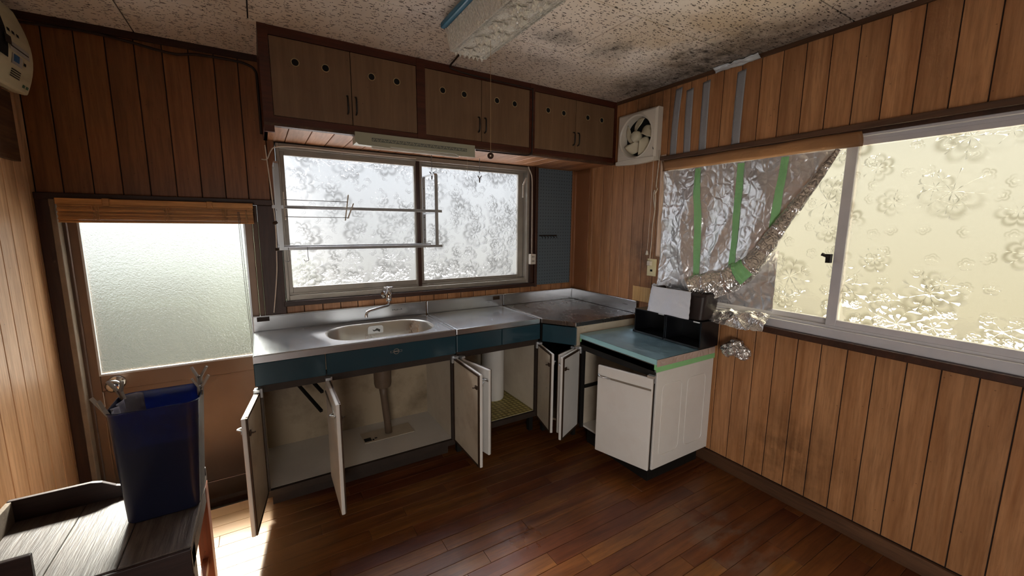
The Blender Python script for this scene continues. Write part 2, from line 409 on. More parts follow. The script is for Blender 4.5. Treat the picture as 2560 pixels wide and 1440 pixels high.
def painted(name, col, dirt_or_shade, amount, spots=True):           # old white enamel with rust and grime
    g = G(name); v = g.obj(); n1 = g.noise(v, 4, 6, .65); n2 = g.noise(v, 30, 5, .7)
    c = g.mix(g.ramp(n1, [(.45, 0.0), (.8, amount)]), col, dirt_or_shade)
    if spots:
        vv = g.voro(v, 26); dots = g.math('MULTIPLY', g.ramp(vv.outputs['Distance'], [(.05, 1.0), (.13, 0.0)]), g.ramp(g.noise(v, 5, 2), [(.5, 0.0), (.6, 1.0)]))
        c = g.mix(g.math('MULTIPLY', dots, .85), c, '#3b2416')
    g.set(c, g.math('ADD', g.math('MULTIPLY', n2, .2), .25)); g.bump(n2, .05, .002); MAT[name] = g.m
painted('enamel_white', '#d9d6d2', '#a9998a', .25, False); painted('enamel_old', '#c9bda9', '#7d6448', .65)
painted('inside_white', '#c4b8a6', '#85705a', .45, False); painted('inside_dirty', '#a8977f', '#54432f', .8, False)
painted('enamel_edge', '#cfc4b4', '#6b5138', .8)

def shelf_liner():
    g = G('shelf_liner'); v = g.obj(False); a = g.voro(g.scale(v, (1, 1, 0)), 32, 'F1', '2D', .0)
    d = a.outputs['Distance']; g.set(g.mix(g.ramp(d, [(.2, 0.0), (.5, 1.0)]), '#c5b774', '#8d8148'), .6); g.bump(d, .8, .01); MAT['shelf_liner'] = g.m
shelf_liner()
def pegboard():
    g = G('pegboard'); v = g.obj(False); fr = g.vmath('FRACTION', g.scale(v, (40, 40, 40))); s = g.n('SeparateXYZ'); g.put(s.inputs[0], fr)
    dx = g.math('SUBTRACT', s.outputs[0], .5); dz = g.math('SUBTRACT', s.outputs[2], .5)
    r = g.math('SQRT', g.math('ADD', g.math('MULTIPLY', dx, dx), g.math('MULTIPLY', dz, dz)))
    h = g.math('LESS_THAN', r, .13)
    g.set(g.mix(h, '#5d6a72', '#15181a'), .6); g.bump(h, -.6, .005); MAT['pegboard'] = g.m
pegboard()
def foil_mat(name, col='#f3f3f6', rough=.32, sc=1.0, bs=.4):
    g = G(name); v = g.obj(False); w = g.vmath('ADD', v, g.scale(g.noise(v, 9, 3, out='Color'), (.06, .06, .06)))
    w = g.scale(w, (1, 1, .75)); a = g.voro(w, 21*sc, 'DISTANCE_TO_EDGE'); b = g.voro(w, 46*sc, 'F1'); n = g.noise(v, 40*sc, 4)
    h = g.math('ADD', g.math('MULTIPLY', g.ramp(a.outputs['Distance'], [(0, 0.0), (.2, 1.0)]), .6), g.math('ADD', g.math('MULTIPLY', b.outputs['Distance'], .35), g.math('MULTIPLY', n, .3)))
    g.set(col, rough, .8); g.bump(h, bs, .006); MAT[name] = g.m
foil_mat('foil'); foil_mat('foil_crumpled', '#e2dedc', .22, 2.2, .4); foil_mat('foil_top', '#b9dbe8', .3, .5, .12)
MAT['foil_top'].node_tree.nodes['Principled BSDF'].inputs['Metallic'].default_value = .55; MAT['foil_top'].node_tree.nodes['Principled BSDF'].inputs['Base Color'].default_value = lin('#9cc3d4')  # sky light on the stand top put into its blue base colour

def glass_base(g, normal, tint, clear, diffuse, rough):
    col = lin(tint) if isinstance(tint, str) else tint
    t = g.n('BsdfTransparent'); g.put(t.inputs[0], col)
    r = g.n('BsdfRefraction'); g.put(r.inputs[0], col); r.inputs['Roughness'].default_value = rough; r.inputs['IOR'].default_value = 1.45; g.put(r.inputs['Normal'], normal)
    d = g.n('BsdfTranslucent'); g.put(d.inputs[0], col); g.put(d.inputs['Normal'], normal)
    gl = g.n('BsdfGlossy'); gl.inputs['Roughness'].default_value = .12; g.put(gl.inputs['Normal'], normal)
    def mx(f, a, b):
        x = g.n('MixShader'); g.put(x.inputs[0], f); g.put(x.inputs[1], a); g.put(x.inputs[2], b); return x.outputs[0]
    s = mx(clear, r.outputs[0], t.outputs[0]); s = mx(diffuse, s, d.outputs[0])
    fr = g.n('Fresnel'); fr.inputs[0].default_value = 1.3; g.put(fr.inputs['Normal'], normal)
    s = mx(g.math('MULTIPLY', fr.outputs[0], .6), s, gl.outputs[0]); g.put(g.out.inputs[0], s)
def floral_glass(name, axes, tint, clear=.55, diffuse=.06, strength=.9, cell=4.2, seed=0.0, dirt_or_shade='#77736c', shade_amt=.5):
    g = G(name); v = g.vmath('ADD', g.obj(False), (seed, seed*.7, seed*1.3)); s = g.n('SeparateXYZ'); g.put(s.inputs[0], v)
    c = g.n('CombineXYZ'); g.put(c.inputs[0], s.outputs[axes[0]]); g.put(c.inputs[1], s.outputs[axes[1]]); p = c.outputs[0]
    h = None; petal_shade = None
    for k, (scl, off, R, n) in enumerate(((cell, 0, .088, 8), (cell*1.6, 3.7, .052, 7), (cell*3.0, 8.1, .022, 5))):
        q = g.vmath('ADD', p, (off, off*.6, 0)); vo = g.voro(q, scl, 'F1', '2D', .75)
        dl = g.vmath('SUBTRACT', q, vo.outputs['Position']); x = g.n('SeparateXYZ'); g.put(x.inputs[0], dl)
        cs = g.n('SeparateColor'); g.put(cs.inputs[0], vo.outputs['Color'])
        th = g.math('ADD', g.math('ARCTAN2', x.outputs[1], x.outputs[0]), g.math('MULTIPLY', cs.outputs[0], 6.283))
        r = g.vmath('LENGTH', dl, o=1); pet = g.math('ABSOLUTE', g.math('COSINE', g.math('MULTIPLY', th, n/2)))
        pet = g.math('POWER', pet, .6)
        for m in (1.0, .55):
            d = g.math('SUBTRACT', r, g.math('MULTIPLY', g.math('ADD', g.math('MULTIPLY', pet, .32), .68), R*m))
            e = g.math('DIVIDE', d, R*.2); bell = g.math('EXPONENT', g.math('MULTIPLY', g.math('MULTIPLY', e, e), -1.0))
            dome = g.math('MULTIPLY', g.math('SUBTRACT', 1.0, g.math('SMOOTH_MAX', 0.0, g.math('DIVIDE', r, R*m*1.1), .2), clamp=True), .5)
            cres = g.math('ADD', .35, g.math('MULTIPLY', g.math('COSINE', g.math('SUBTRACT', th, 2.2)), .65), clamp=True)   # petal shade painted into the tint, heavier on one side
            thin = g.math('POWER', bell, 2.2); gk = g.math('MULTIPLY', g.math('MULTIPLY', thin, cres), (1.0, .9, .55)[k]); petal_shade = gk if petal_shade is None else g.math('MAXIMUM', petal_shade, gk)
            t = g.math('MULTIPLY', g.math('ADD', bell, dome), R*14)
            h = t if h is None else g.math('ADD', h, t)
    h = g.math('ADD', h, g.math('MULTIPLY', g.noise(p, 60, 3), .12))
    nrm = g.bump(h, strength, .012, target=1)
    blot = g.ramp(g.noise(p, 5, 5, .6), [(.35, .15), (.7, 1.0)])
    col = g.mix(g.math('MULTIPLY', g.math('MULTIPLY', petal_shade, blot), shade_amt), tint, dirt_or_shade)
    glass_base(g, nrm, col, clear, diffuse, .08); MAT[name] = g.m
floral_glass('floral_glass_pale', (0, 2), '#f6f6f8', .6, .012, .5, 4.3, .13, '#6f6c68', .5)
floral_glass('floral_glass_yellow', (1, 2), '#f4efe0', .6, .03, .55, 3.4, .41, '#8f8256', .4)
def hammered_glass():
    g = G('hammered_glass'); v = g.obj(False); h = g.math('ADD', g.noise(v, 170, 3, .6), g.math('MULTIPLY', g.noise(v, 70, 2), .5))
    glass_base(g, g.bump(h, .8, .004, target=1), '#eceeec', .45, .004, .2); MAT['hammered_glass'] = g.m
hammered_glass()
def acrylic():
    g = G('lamp_acrylic'); v = g.obj(False); h = g.voro(v, 130, 'F1'); nrm = g.bump(h.outputs['Distance'], .9, .006)
    g.set('#f3eee2', .08, 0, Transmission_Weight=.12, IOR=1.5); MAT['lamp_acrylic'] = g.m
acrylic()
def bin_mat():
    g = G('bin_blue'); b = g.b; g.set('#23263a', .35)
    t = g.n('BsdfTranslucent'); g.put(t.inputs[0], lin('#5570c4')); x = g.n('MixShader'); x.inputs[0].default_value = .22
    g.put(x.inputs[1], b.outputs[0]); g.put(x.inputs[2], t.outputs[0]); g.put(g.out.inputs[0], x.outputs[0]); MAT['bin_blue'] = g.m
bin_mat()

# ---------------------------------------------------------------- the room
YR = -1.6                                                   # rear end of the room, behind the camera
def st(o): o['kind'] = 'structure'; return o
X, Y, Z = (1,0,0), (0,1,0), (0,0,1); NX, NY, NZ = (-1,0,0), (0,-1,0), (0,0,-1)
PIT_Y, PIT_X, PIT_Z = 2.32, -.075, -.17                     # lowered step in front of the back door
def floor():
    b = MB().box(L-.1, W+.1, YR, -.35, -.12, 0).box(L-.1, W+.1, -.35, PIT_Y, -.12, -.008).box(PIT_X, W+.1, PIT_Y, D+.1, -.12, 0)
    f = st(b.build('floor', MAT['floor_wood'])); wd = .0755; y = PIT_Y; row = 0; R = random.Random(3)
    while y > -.33:
        x = L - R.uniform(0, .7); 
        while x < W:
            ln = R.choice((.606, .758, .909)); a, e = max(x, L), min(x+ln, W)
            if e-a > .03:
                slab('floor_board', ((a+e)/2, y-wd/2, -.008), e-a-.0012, wd-.0012, .008, .0009, X, Y, Z, MAT['floor_wood'], f)
            x += ln
        y -= wd
    p = st(MB().box(L-.1, PIT_X, PIT_Y, D+.06, PIT_Z-.05, PIT_Z).build('floor_step', MAT['concrete']))
    st(box('trim_step', MAT['dark_trim'], (L, PIT_X, PIT_Y, PIT_Y+.012, PIT_Z, -.006)))
    st(MB().box(PIT_X, PIT_X+.01, PIT_Y+.012, D, PIT_Z, -.001).build('trim_step_side', MAT['dark_trim']))
floor()
def ceiling():
    c = st(MB().box(L-.1, W+.1, YR, D+.1, H+.008, H+.1).build('ceiling', MAT['groove_dark']))
    rows = [D, 2.222, 1.767, 1.312, .857, .402, -.053, -.508]
    for i in range(len(rows)-1):
        y1, y0 = rows[i], rows[i+1]; off = -.43 if i % 2 == 0 else .02
        x = off-.909*2
        while x < W:
            a, e = max(x, L), min(x+.909, W)
            if e-a > .02:
                slab('ceiling_tile', ((a+e)/2, (y0+y1)/2, H+.009), e-a-.005, y1-y0-.005, .009, .002, X, Y, NZ, MAT['ceiling_tile'], c)
            x += .909
    st(MB().box(L, W, YR, -.5, H, H+.008).build('ceiling_rear', MAT['ceiling_tile']))
ceiling()
def planks(wall, coord, lo, hi, off, z0, z1, mat, side, pitch=.1):
    k = math.floor((lo-off)/pitch); 
    while off+k*pitch < hi:
        a, e = max(lo, off+k*pitch), min(hi, off+(k+1)*pitch)
        if e-a > .012:
            m = (a+e)/2; zc = (z0+z1)/2
            if side == 'x+': slab('plank', (W+.006, m, zc), e-a-.004, z1-z0, .006, .0015, Y, Z, NX, mat, wall)
            elif side == 'x-': slab('plank', (L-.006, m, zc), e-a-.004, z1-z0, .006, .0015, Y, Z, X, mat, wall)
            else: slab('plank', (m, D+.006, zc), e-a-.004, z1-z0, .006, .0015, X, Z, NY, mat, wall)
        k += 1
def walls():
    r = MB(); t0, t1 = W+.004, W+.12
    r.box(t0, t1, YR, -.12, 0, H+.01).box(t0, t1, 1.775, D+.1, 0, H+.01).box(t0, t1, -.12, 1.775, 0, .895).box(t0, t1, -.12, 1.775, 1.80, H+.01)
    r = st(r.build('wall_right', MAT['groove_dark']))
    planks(r, 'y', -.6, 1.775, .033, .075, .895, MAT['panel_wood'], 'x+'); planks(r, 'y', -.6, 1.775, .033, 1.82, H, MAT['panel_wood'], 'x+')
    planks(r, 'y', -.6, -.133, .033, .895, 1.82, MAT['panel_wood'], 'x+')
    planks(r, 'y', 1.775, D, .033, .7, H, MAT['panel_wood'], 'x+')
    l = st(MB().box(L-.12, L-.004, YR, D+.1, PIT_Z-.05, H+.01).build('wall_left', MAT['groove_dark']))
    planks(l, 'y', -.6, D, .095, PIT_Z, H, MAT['panel_wood_lit'], 'x-')
    b = MB(); y0, y1 = D+.004, D+.12
    b.box(L-.1, -.765, y0, y1, PIT_Z-.05, H+.01).box(-.765, -.005, y0, y1, 1.50, H+.01).box(-.005, .1, y0, y1, PIT_Z-.05, H+.01)
    b.box(.1, 1.79, y0, y1, 0, .925).box(.1, 1.79, y0, y1, 1.825, H+.01).box(1.79, W+.1, y0, y1, 0, H+.01).box(-.765, -.005, y0, y1, PIT_Z-.1, PIT_Z-.005)
    b = st(b.build('wall_back', MAT['groove_dark']))
    planks(b, 'x', L, .1, -.037, 1.515, H, MAT['panel_wood_door_wall'], 'y')
    planks(b, 'x', .1, W, .092, .6, .928, MAT['panel_wood'], 'y'); planks(b, 'x', 1.83, W, .092, .928, 1.84, MAT['panel_wood'], 'y')
    st(MB().box(L-.12, W+.12, YR-.1, YR, -.1, H+.1).build('wall_rear', MAT['plaster']))
    st(MB().box(W-.018, W, -.6, 2.6, 0, .072).build('baseboard_right', MAT['worn_trim'], bevel=.002))
    st(MB().box(L, L+.015, -.6, PIT_Y, 0, .06).build('baseboard_left', MAT['worn_trim'], bevel=.002))
    # dark beads between the walls and the ceiling
    st(MB().box(L, .05, D-.012, D, H-.03, H).build('trim_1', MAT['dark_trim'])); st(MB().box(W-.012, W, -.6, 2.215, H-.02, H).build('trim_2', MAT['worn_trim']))
walls()

# back door with a patterned pane
def back_door():
    r = bpy.data.objects.new('door_1', None); COL.objects.link(r); r.location = (-.39, D, PIT_Z); WP[r.name] = Vector(r.location); st(r)
    r['label'] = 'brown aluminium back door with large frosted pane and round chrome knob'
    MB().box(-.765, -.745, D-.01, D+.1, PIT_Z, 1.487).box(-.03, -.006, D-.01, D+.1, PIT_Z, 1.487).box(-.745, -.03, D-.01, D+.1, 1.475, 1.487).box(-.745, -.03, D-.03, D+.1, PIT_Z, PIT_Z+.03).build('door_frame', MAT['door_brown_dark'], r, bevel=.002)
    lf = MB(); y0, y1 = D+.0, D+.035
    lf.box(-.743, -.708, y0, y1, PIT_Z+.035, 1.47).box(-.068, -.032, y0, y1, PIT_Z+.035, 1.47).box(-.708, -.068, y0, y1, 1.425, 1.47).box(-.708, -.068, y0, y1, .575, .658).box(-.708, -.068, y0, y1, PIT_Z+.035, -.03)
    lf = lf.build('door_leaf', MAT['door_brown'], r, bevel=.003)
    MB().box(-.71, -.066, y0+.012, y1-.008, -.04, .58).build('lower_panel', MAT['door_brown'], lf)
    MB().box(-.71, -.702, y0-.004, y0+.01, .655, 1.43).box(-.074, -.066, y0-.004, y0+.01, .655, 1.43).box(-.702, -.074, y0-.004, y0+.01, .655, .664).build('glazing_bead', MAT['rack_metal'], lf)
    MB().box(-.705, -.071, y0+.012, y0+.017, .66, 1.43).build('pane', MAT['hammered_glass'], r)
    k = MB().lathe([(.036, 0), (.036, .004), (.03, .01), (.012, .014), (.012, .03), (.024, .036), (.03, .048), (.03, .058), (.022, .066), (.004, .068)], (-.652, D, .612), (0,-1,0), 28)
    k = k.build('knob', MAT['chrome'], r, smooth=True); MB().lathe([(.008, .068), (.006, .0695)], (-.652, D, .612), (0,-1,0), 12).build('keyhole', MAT['dark_hole'], k)
    MB().box(-.707, -.704, D-.002, D, .50, .575).build('strike_plate', MAT['rack_metal'], r)
    st(MB().box(L, -.772, D-.03, D, PIT_Z, 1.515).build('trim_3', MAT['dark_trim_up'], bevel=.003))
    st(MB().box(-.775, -.755, D-.055, D-.002, PIT_Z, 1.49).build('trim_4', MAT['weathered_board'], bevel=.003))
    st(MB().box(L, .10, D-.035, D, 1.488, 1.518).build('trim_5', MAT['dark_trim'], bevel=.003))
    st(MB().box(-.005, .10, D-.025, D, .885, 1.488).build('trim_6', MAT['dark_trim_up'], bevel=.003))
back_door()

# kitchen window: two sliding sashes of floral glass in aluminium
def window(n, ax, label, sashes, frame, pane_mat, metal, loc):
    r = bpy.data.objects.new('window_%d' % n, None); COL.objects.link(r); r.location = loc; WP[r.name] = Vector(loc); st(r); r['label'] = label
    def B(m, a0, a1, d0, d1, z0, z1):                       # a: along the wall, d: depth outwards from its face
        return m.box(a0, a1, D+d0, D+d1, z0, z1) if ax == 'y' else m.box(W+d0, W+d1, a0, a1, z0, z1)
    a0, a1, z0, z1 = frame['out']; b0, b1, y0, y1 = frame['in']; m = MB()
    for q in ((a0, b0, z0, z1), (b1, a1, z0, z1), (b0, b1, z0, y0), (b0, b1, y1, z1)): B(m, q[0], q[1], -.012, .075, q[2], q[3])
    m.build('window_frame', metal, r, bevel=.002)
    m = MB(); B(m, b0, b1, .008, .012, y0, y0+.012); B(m, b0, b1, .008, .012, y1-.012, y1); m.build('track', metal, r)
    for s0, s1, g0, g1, h0, h1, t0, t1, dep in sashes:      # sash outline, glass outline, depth
        m = MB()
        for q in ((s0, g0, t0, t1), (g1, s1, t0, t1), (g0, g1, t0, h0), (g0, g1, h1, t1)): B(m, q[0], q[1], dep, dep+.024, q[2], q[3])
        s = m.build('sash', metal, r, bevel=.0015)
        m = MB(); B(m, g0-.006, g1+.006, dep+.010, dep+.014, h0-.006, h1+.006); m.build('pane', pane_mat, s)
    return r
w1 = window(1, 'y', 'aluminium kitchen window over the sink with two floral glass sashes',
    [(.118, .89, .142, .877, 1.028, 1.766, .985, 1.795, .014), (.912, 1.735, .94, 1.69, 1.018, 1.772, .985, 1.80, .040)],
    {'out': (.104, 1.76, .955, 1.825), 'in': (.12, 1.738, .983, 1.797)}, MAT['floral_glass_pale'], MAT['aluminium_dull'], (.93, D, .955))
MB().box(.888, .911, D+.004, D+.05, .985, 1.80).build('centre_post', MAT['dark_trim_up'], w1)
MB().bar((1.70, D-.014, 1.69), (1.724, D-.016, 1.745), .012, .004, (0,1,0)).box(1.694, 1.706, D-.016, D-.012, 1.60, 1.69).build('latch_strap', MAT['plastic_white'], w1)
st(MB().box(.09, 1.80, D-.035, D+.02, .925, .953).build('trim_7', MAT['dark_trim'], bevel=.003))
st(MB().box(1.765, 1.80, D-.02, D, .953, 1.838).build('trim_8', MAT['dark_trim_up'], bevel=.003)); st(MB().box(1.806, 1.83, D-.028, D, .92, 1.838).build('trim_9', MAT['dark_trim_up'], bevel=.003))
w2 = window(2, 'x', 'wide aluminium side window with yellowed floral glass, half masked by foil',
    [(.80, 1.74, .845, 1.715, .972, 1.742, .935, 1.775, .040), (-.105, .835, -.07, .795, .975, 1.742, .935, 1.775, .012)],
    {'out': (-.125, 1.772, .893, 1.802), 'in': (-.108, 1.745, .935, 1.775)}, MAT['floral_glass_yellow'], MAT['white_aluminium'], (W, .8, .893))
lk = MB().box(W-.012, W+.012, .838, .856, 1.235, 1.275).lathe([(.008, 0), (.008, .03)], (W-.006, .846, 1.262), (0,1,.4), 10).build('sash_lock', MAT['handle_black'], w2)
st(MB().box(W-.03, W+.004, -.4, 1.80, 1.802, 1.828).build('trim_10', MAT['worn_trim'], bevel=.003)); st(MB().box(W-.018, W+.004, -.4, 1.78, 1.786, 1.802).build('trim_11', MAT['dark_trim']))
st(MB().box(W-.04, W+.004, -.4, 1.80, .862, .893).build('trim_12', MAT['dark_trim'], bevel=.003))
# the bright yard outside
st(MB().box(-6, 9, D+.5, 14, -.6, -.5).box(W+.5, 9, -6, D+.5, -.6, -.5).build('ground_outside', MAT['weathered_board']))

def hedge():
    bm = bmesh.new(); bmesh.ops.create_icosphere(bm, subdivisions=4, radius=1)
    for v in bm.verts:
        d = v.co.normalized(); k = 1+.25*fold(tuple(d), 2.5, 1)+.12*fold(tuple(d), 7, 2); v.co = Vector((d.x*1.0*k, d.y*.6*k, d.z*.95*k))
    me = bpy.data.meshes.new('hedge_outside'); bm.to_mesh(me); bm.free(); me.materials.append(MAT['hedge_green'])
    st(link('hedge_outside', me, (-.55, 5.4, .3), None))
hedge()

# ---------------------------------------------------------------- kitchen base units
YF = 2.145                                                  # front line of the worktops
ZC = .793                                                   # worktop height
def cab_door(parent, hx, hy, fx, fy, z0, z1, face, inner='enamel_old', handle=True, th=.02, top_in=.07):
    """hinge (hx, hy), free edge (fx, fy); face = +1 when the outside lies to the left of hinge->free"""
    h, f = Vector((hx, hy, 0)), Vector((fx, fy, 0)); d = (f-h); w = d.length; d.normalize(); n = Vector((-d.y, d.x, 0))*face
    def P(a, o, z): return h+d*a+n*o+Vector((0,0,z))
    def B(m, a0, a1, o0, o1, q0, q1): return m.obox(P((a0+a1)/2, (o0+o1)/2, (q0+q1)/2), d*(a1-a0)/2, n*(o1-o0)/2, Vector((0,0,(q1-q0)/2)))
    dr = B(MB(), 0, w, .004, th, z0, z1).build('door', MAT['enamel_white'], parent, bevel=.004)
    m = MB()
    for q in ((0, .012, z0, z1), (w-.016, w-.004, z0+.002, z1-.002), (.012, w-.016, z0, z0+.012), (.012, w-.016, z1-.012, z1)): B(m, q[0], q[1], -.002, .005, q[2], q[3])
    m.build('edge_strip', MAT['rust_metal'], dr)
    B(MB(), .012, w-.016, .0, .004, z0+.012, z1-.012).build('inner_panel', MAT[inner], dr)
    a = w-.03; m = MB(); B(m, a-.009, a+.009, -.006, .0, z1-.085, z1-.065); m.tube([P(a, -.002, z1-.075), P(a, -.014, z1-.075), P(a-.012, -.018, z1-.078)], .0035, 6)
    m.build('catch', MAT['rust_metal'], dr)
    if handle:
        m = MB(); pts = []
        for k in range(9):
            t = k/8; pts.append(P(w-.008-.075*t, th+.002+.022*math.sin(math.pi*min(1, t*1.4))*(1-t*.4), z1-.052-.012*t))
        m.tube(pts, .0038, 6); m.build('handle', MAT['rack_metal'], dr, smooth=True)
        B(MB(), .004, w-.004, th-.001, th+.004, z1-.066, z1-.056).build('pull_groove', MAT['aluminium_dull'], dr)
    m = MB(); B(m, -.006, .03, -.004, .02, z1+.001, z1+.014); B(m, -.006, .012, -.012, -.003, z1-.03, z1+.012); m.build('hinge', MAT['rack_metal'], dr)
    return dr
def label_plate(parent, x, z, w, h, y, mat='carcass_brown'):
    return MB().box(x-w/2, x+w/2, y-.002, y, z-h/2, z+h/2).build('maker_plate', MAT[mat], parent, bevel=.001)
def marks(parent, name, x0, x1, z0, z1, y, n, mat='print_dark', ax='y', seed=1):   # worn stamped lettering too faint to read
    R = random.Random(seed); m = MB(); st_ = (x1-x0)/n
    for k in range(n):
        a = x0+k*st_; hh = (z1-z0)
        for q in range(2):
            b = a+st_*R.uniform(.05, .5); zz = z0+hh*R.uniform(0, .5)
            if ax == 'y': m.box(b, b+st_*.28, y-.0012, y, zz, zz+hh*R.uniform(.3, .5))
            else: m.box(y-.0012, y, b, b+st_*.28, zz, zz+hh*R.uniform(.3, .5))
    return m.build(name, MAT[mat], parent)
def backsplash(parent, x0, x1):
    return MB().box(x0, x1, D-.014, D-.001, ZC-.002, .882).box(x0, x1, D-.022, D-.001, .876, .884).build('backsplash', MAT['steel'], parent, bevel=.003)
def carcass(t, x0, x1, zf, zt, ydepth=2.165, inside='inside_white', post=None, ins2=None):
    MB().box(x0, x0+.014, ydepth, D-.03, zf-.02, .755).build('side_panel', MAT[inside], t); MB().box(x1-.014, x1, ydepth, D-.03, zf-.02, .755).build('side_panel', MAT[inside], t)
    MB().box(x0+.014, x1-.014, D-.045, D-.03, zf, .755).build('back_panel', MAT[ins2 or inside], t)
    MB().box(x0+.014, x1-.014, ydepth+.012, D-.045, zf-.014, zf).build('bottom_shelf', MAT['enamel_white'], t)
    MB().box(x0, x1, ydepth-.008, ydepth+.012, zf-.035, zf).build('bottom_rail', MAT['carcass_brown'], t, bevel=.002)
    MB().box(x0, x1, ydepth-.005, ydepth+.015, zt, .665).build('top_rail', MAT['carcass_brown'], t)
    for x in (x0, x1-.018): MB().box(x, x+.018, ydepth-.006, ydepth+.012, zf, zt).build('stile', MAT['carcass_brown'], t)

def sink_unit():
    x0, x1 = -.068, .929
    t = thing('sink_cabinet', ((x0+x1)/2, 2.4, 0), 'stainless sink cabinet with oval bowl, teal apron and three open white doors', 'sink cabinet')
    carcass(t, x0+.008, x1-.006, .11, .61, ins2='inside_dirty')
    MB().box(.236, .256, 2.16, 2.18, .11, .61).build('stile', MAT['carcass_brown'], t)
    MB().box(x0+.03, x1-.03, 2.215, 2.235, .0, .078).box(x0+.03, x0+.045, 2.235, 2.6, 0, .078).box(x1-.045, x1-.03, 2.235, 2.6, 0, .078).build('toe_kick', MAT['carcass_brown'], t)
    # worktop with the bowl pressed into it
    cx, cy, hx, hy = .567, 2.378, .287, .172
    inner = rrect(cx, cy, hx, hy, .150, 9); mid = rrect(cx, cy, hx+.012, hy+.012, .160, 9)
    def lp(poly, z): return [(x, y, z) for x, y in poly]
    out = torect(mid, cx, cy, x0+.006, x1-.002, YF+.006, D-.014); out2 = torect(mid, cx, cy, x0, x1, YF, D-.012)
    # keep the corners of the rectangle
    def snap(o, a0, a1, b0, b1):
        o = list(o)
        for qx, qy in ((a0, b0), (a1, b0), (a1, b1), (a0, b1)):
            i = min(range(len(o)), key=lambda k: (o[k][0]-qx)**2+(o[k][1]-qy)**2); o[i] = (qx, qy)
        return o
    out = snap(out, x0+.006, x1-.002, YF+.006, D-.014); out2 = snap(out2, x0, x1, YF, D-.012)
    m = MB(); m.loft([lp(mid, ZC-.001), lp(out, ZC), lp(out2, ZC-.005), lp(out2, ZC-.036)]); 
    wt = m.build('worktop', MAT['steel'], t, fix=True)
    MB().box(x0+.018, x0+.024, YF+.02, D-.03, ZC, ZC+.002).box(x0+.024, x1-.02, D-.032, D-.026, ZC, ZC+.002).box(x1-.022, x1-.016, YF+.02, D-.03, ZC, ZC+.002).build('drip_ridge', MAT['steel'], wt)
    loops = [lp(mid, ZC-.001), lp(rrect(cx, cy, hx+.006, hy+.006, .155, 9), ZC-.003), lp(inner, ZC-.012), lp(rrect(cx, cy, hx-.012, hy-.012, .145, 9), ZC-.13), lp(rrect(cx, cy, hx-.03, hy-.03, .13, 9), ZC-.165), lp(rrect(cx, cy, hx-.07, hy-.07, .09, 9), ZC-.176)]
    bowl = MB().loft(loops, cap1=True).build('bowl', MAT['steel_bowl'], t, smooth=True, fix=True)
    for p in bowl.data.polygons: p.flip()
    bowl.data.update()
    MB().extr([(x, cy+hy-.004+(.75-z)*.1, z) for x, z in [(a, b) for a, b in rrect(.568, .745, .046, .030, .016, 4)]], (0, -.004, 0)).build('overflow_plate', MAT['sticker_white'], t)
    MB().extr([(x, cy+hy-.009, z) for x, z in [(.548, .752), (.562, .748), (.575, .759), (.596, .748), (.592, .733), (.577, .743), (.556, .740)]], (0, -.001, 0)).build('overflow_slot', MAT['print_dark'], t)
    bs = backsplash(t, x0, x1); label_plate(bs, x0+.05, .862, .06, .024, D-.0145); marks(bs, 'stamp', .70, .765, .838, .848, D-.0145, 7)
    MB().box(x0, .232, YF-.002, YF+.018, .648, .756).build('apron', MAT['teal_enamel'], t, bevel=.003)
    ap = MB().box(.236, x1, YF-.002, YF+.018, .648, .756).build('apron', MAT['teal_enamel'], t, bevel=.003)
    m = MB(); R = .014; c = (.582, YF-.004, .718)
    m.tube([(c[0]+R*math.cos(a*math.pi/12), c[1], c[2]+R*math.sin(a*math.pi/12)) for a in range(24)], .0022, 6, True)
    m.box(c[0]-.012, c[0]+.012, c[1]-.001, c[1]+.002, c[2]-.003, c[2]+.003)
    for s in (-1, 1):
        for q0, q1, z0, z1 in ((.016, .03, .004, .0055), (.016, .03, -.0055, -.004), (.029, .031, -.0055, .0055)):
            m.box(min(c[0]+s*q0, c[0]+s*q1), max(c[0]+s*q0, c[0]+s*q1), c[1], c[1]+.002, c[2]+z0, c[2]+z1)
    m.build('maker_emblem', MAT['aluminium'], ap, label='round chrome maker badge with side bars')
    # waste trap and pipe
    MB().lathe([(.02, -.005), (.045, .0), (.05, .02), (.05, .19)], (.565, 2.40, .435), Z, 24).build('trap', MAT['pipe_brown'], t, smooth=True, angle=40)
    MB().tube([(.565, 2.40, .44), (.568, 2.402, .38), (.59, 2.43, .20), (.598, 2.438, .112)], [.026, .021, .021, .022], 14).build('waste_pipe', MAT['pipe_brown'], t, smooth=True)
    m = MB().box(.44, .74, 2.37, 2.50, .111, .114).build('floor_plate', MAT['inside_white'], t, bevel=.001)
    MB().box(.445, .485, 2.385, 2.425, .1142, .115).box(.49, .50, 2.385, 2.40, .1142, .115).box(.505, .52, 2.40, 2.41, .1142, .115).build('plate_hole', MAT['dark_hole'], m)
    for (xa, za) in ((.13, .595), (.12, .49)):
        MB().bar((xa, 2.55, za), (xa+.095, 2.30, za-.09), .014, .014).build('rack_arm', MAT['black_frame'], t)
    cab_door(t, -.052, 2.148, -.098, 1.852, .105, .625, -1); cab_door(t, .246, 2.152, .244, 1.805, .105, .625, -1, top_in=.1); cab_door(t, .915, 2.152, .915, 1.815, .105, .625, 1)
sink_unit()
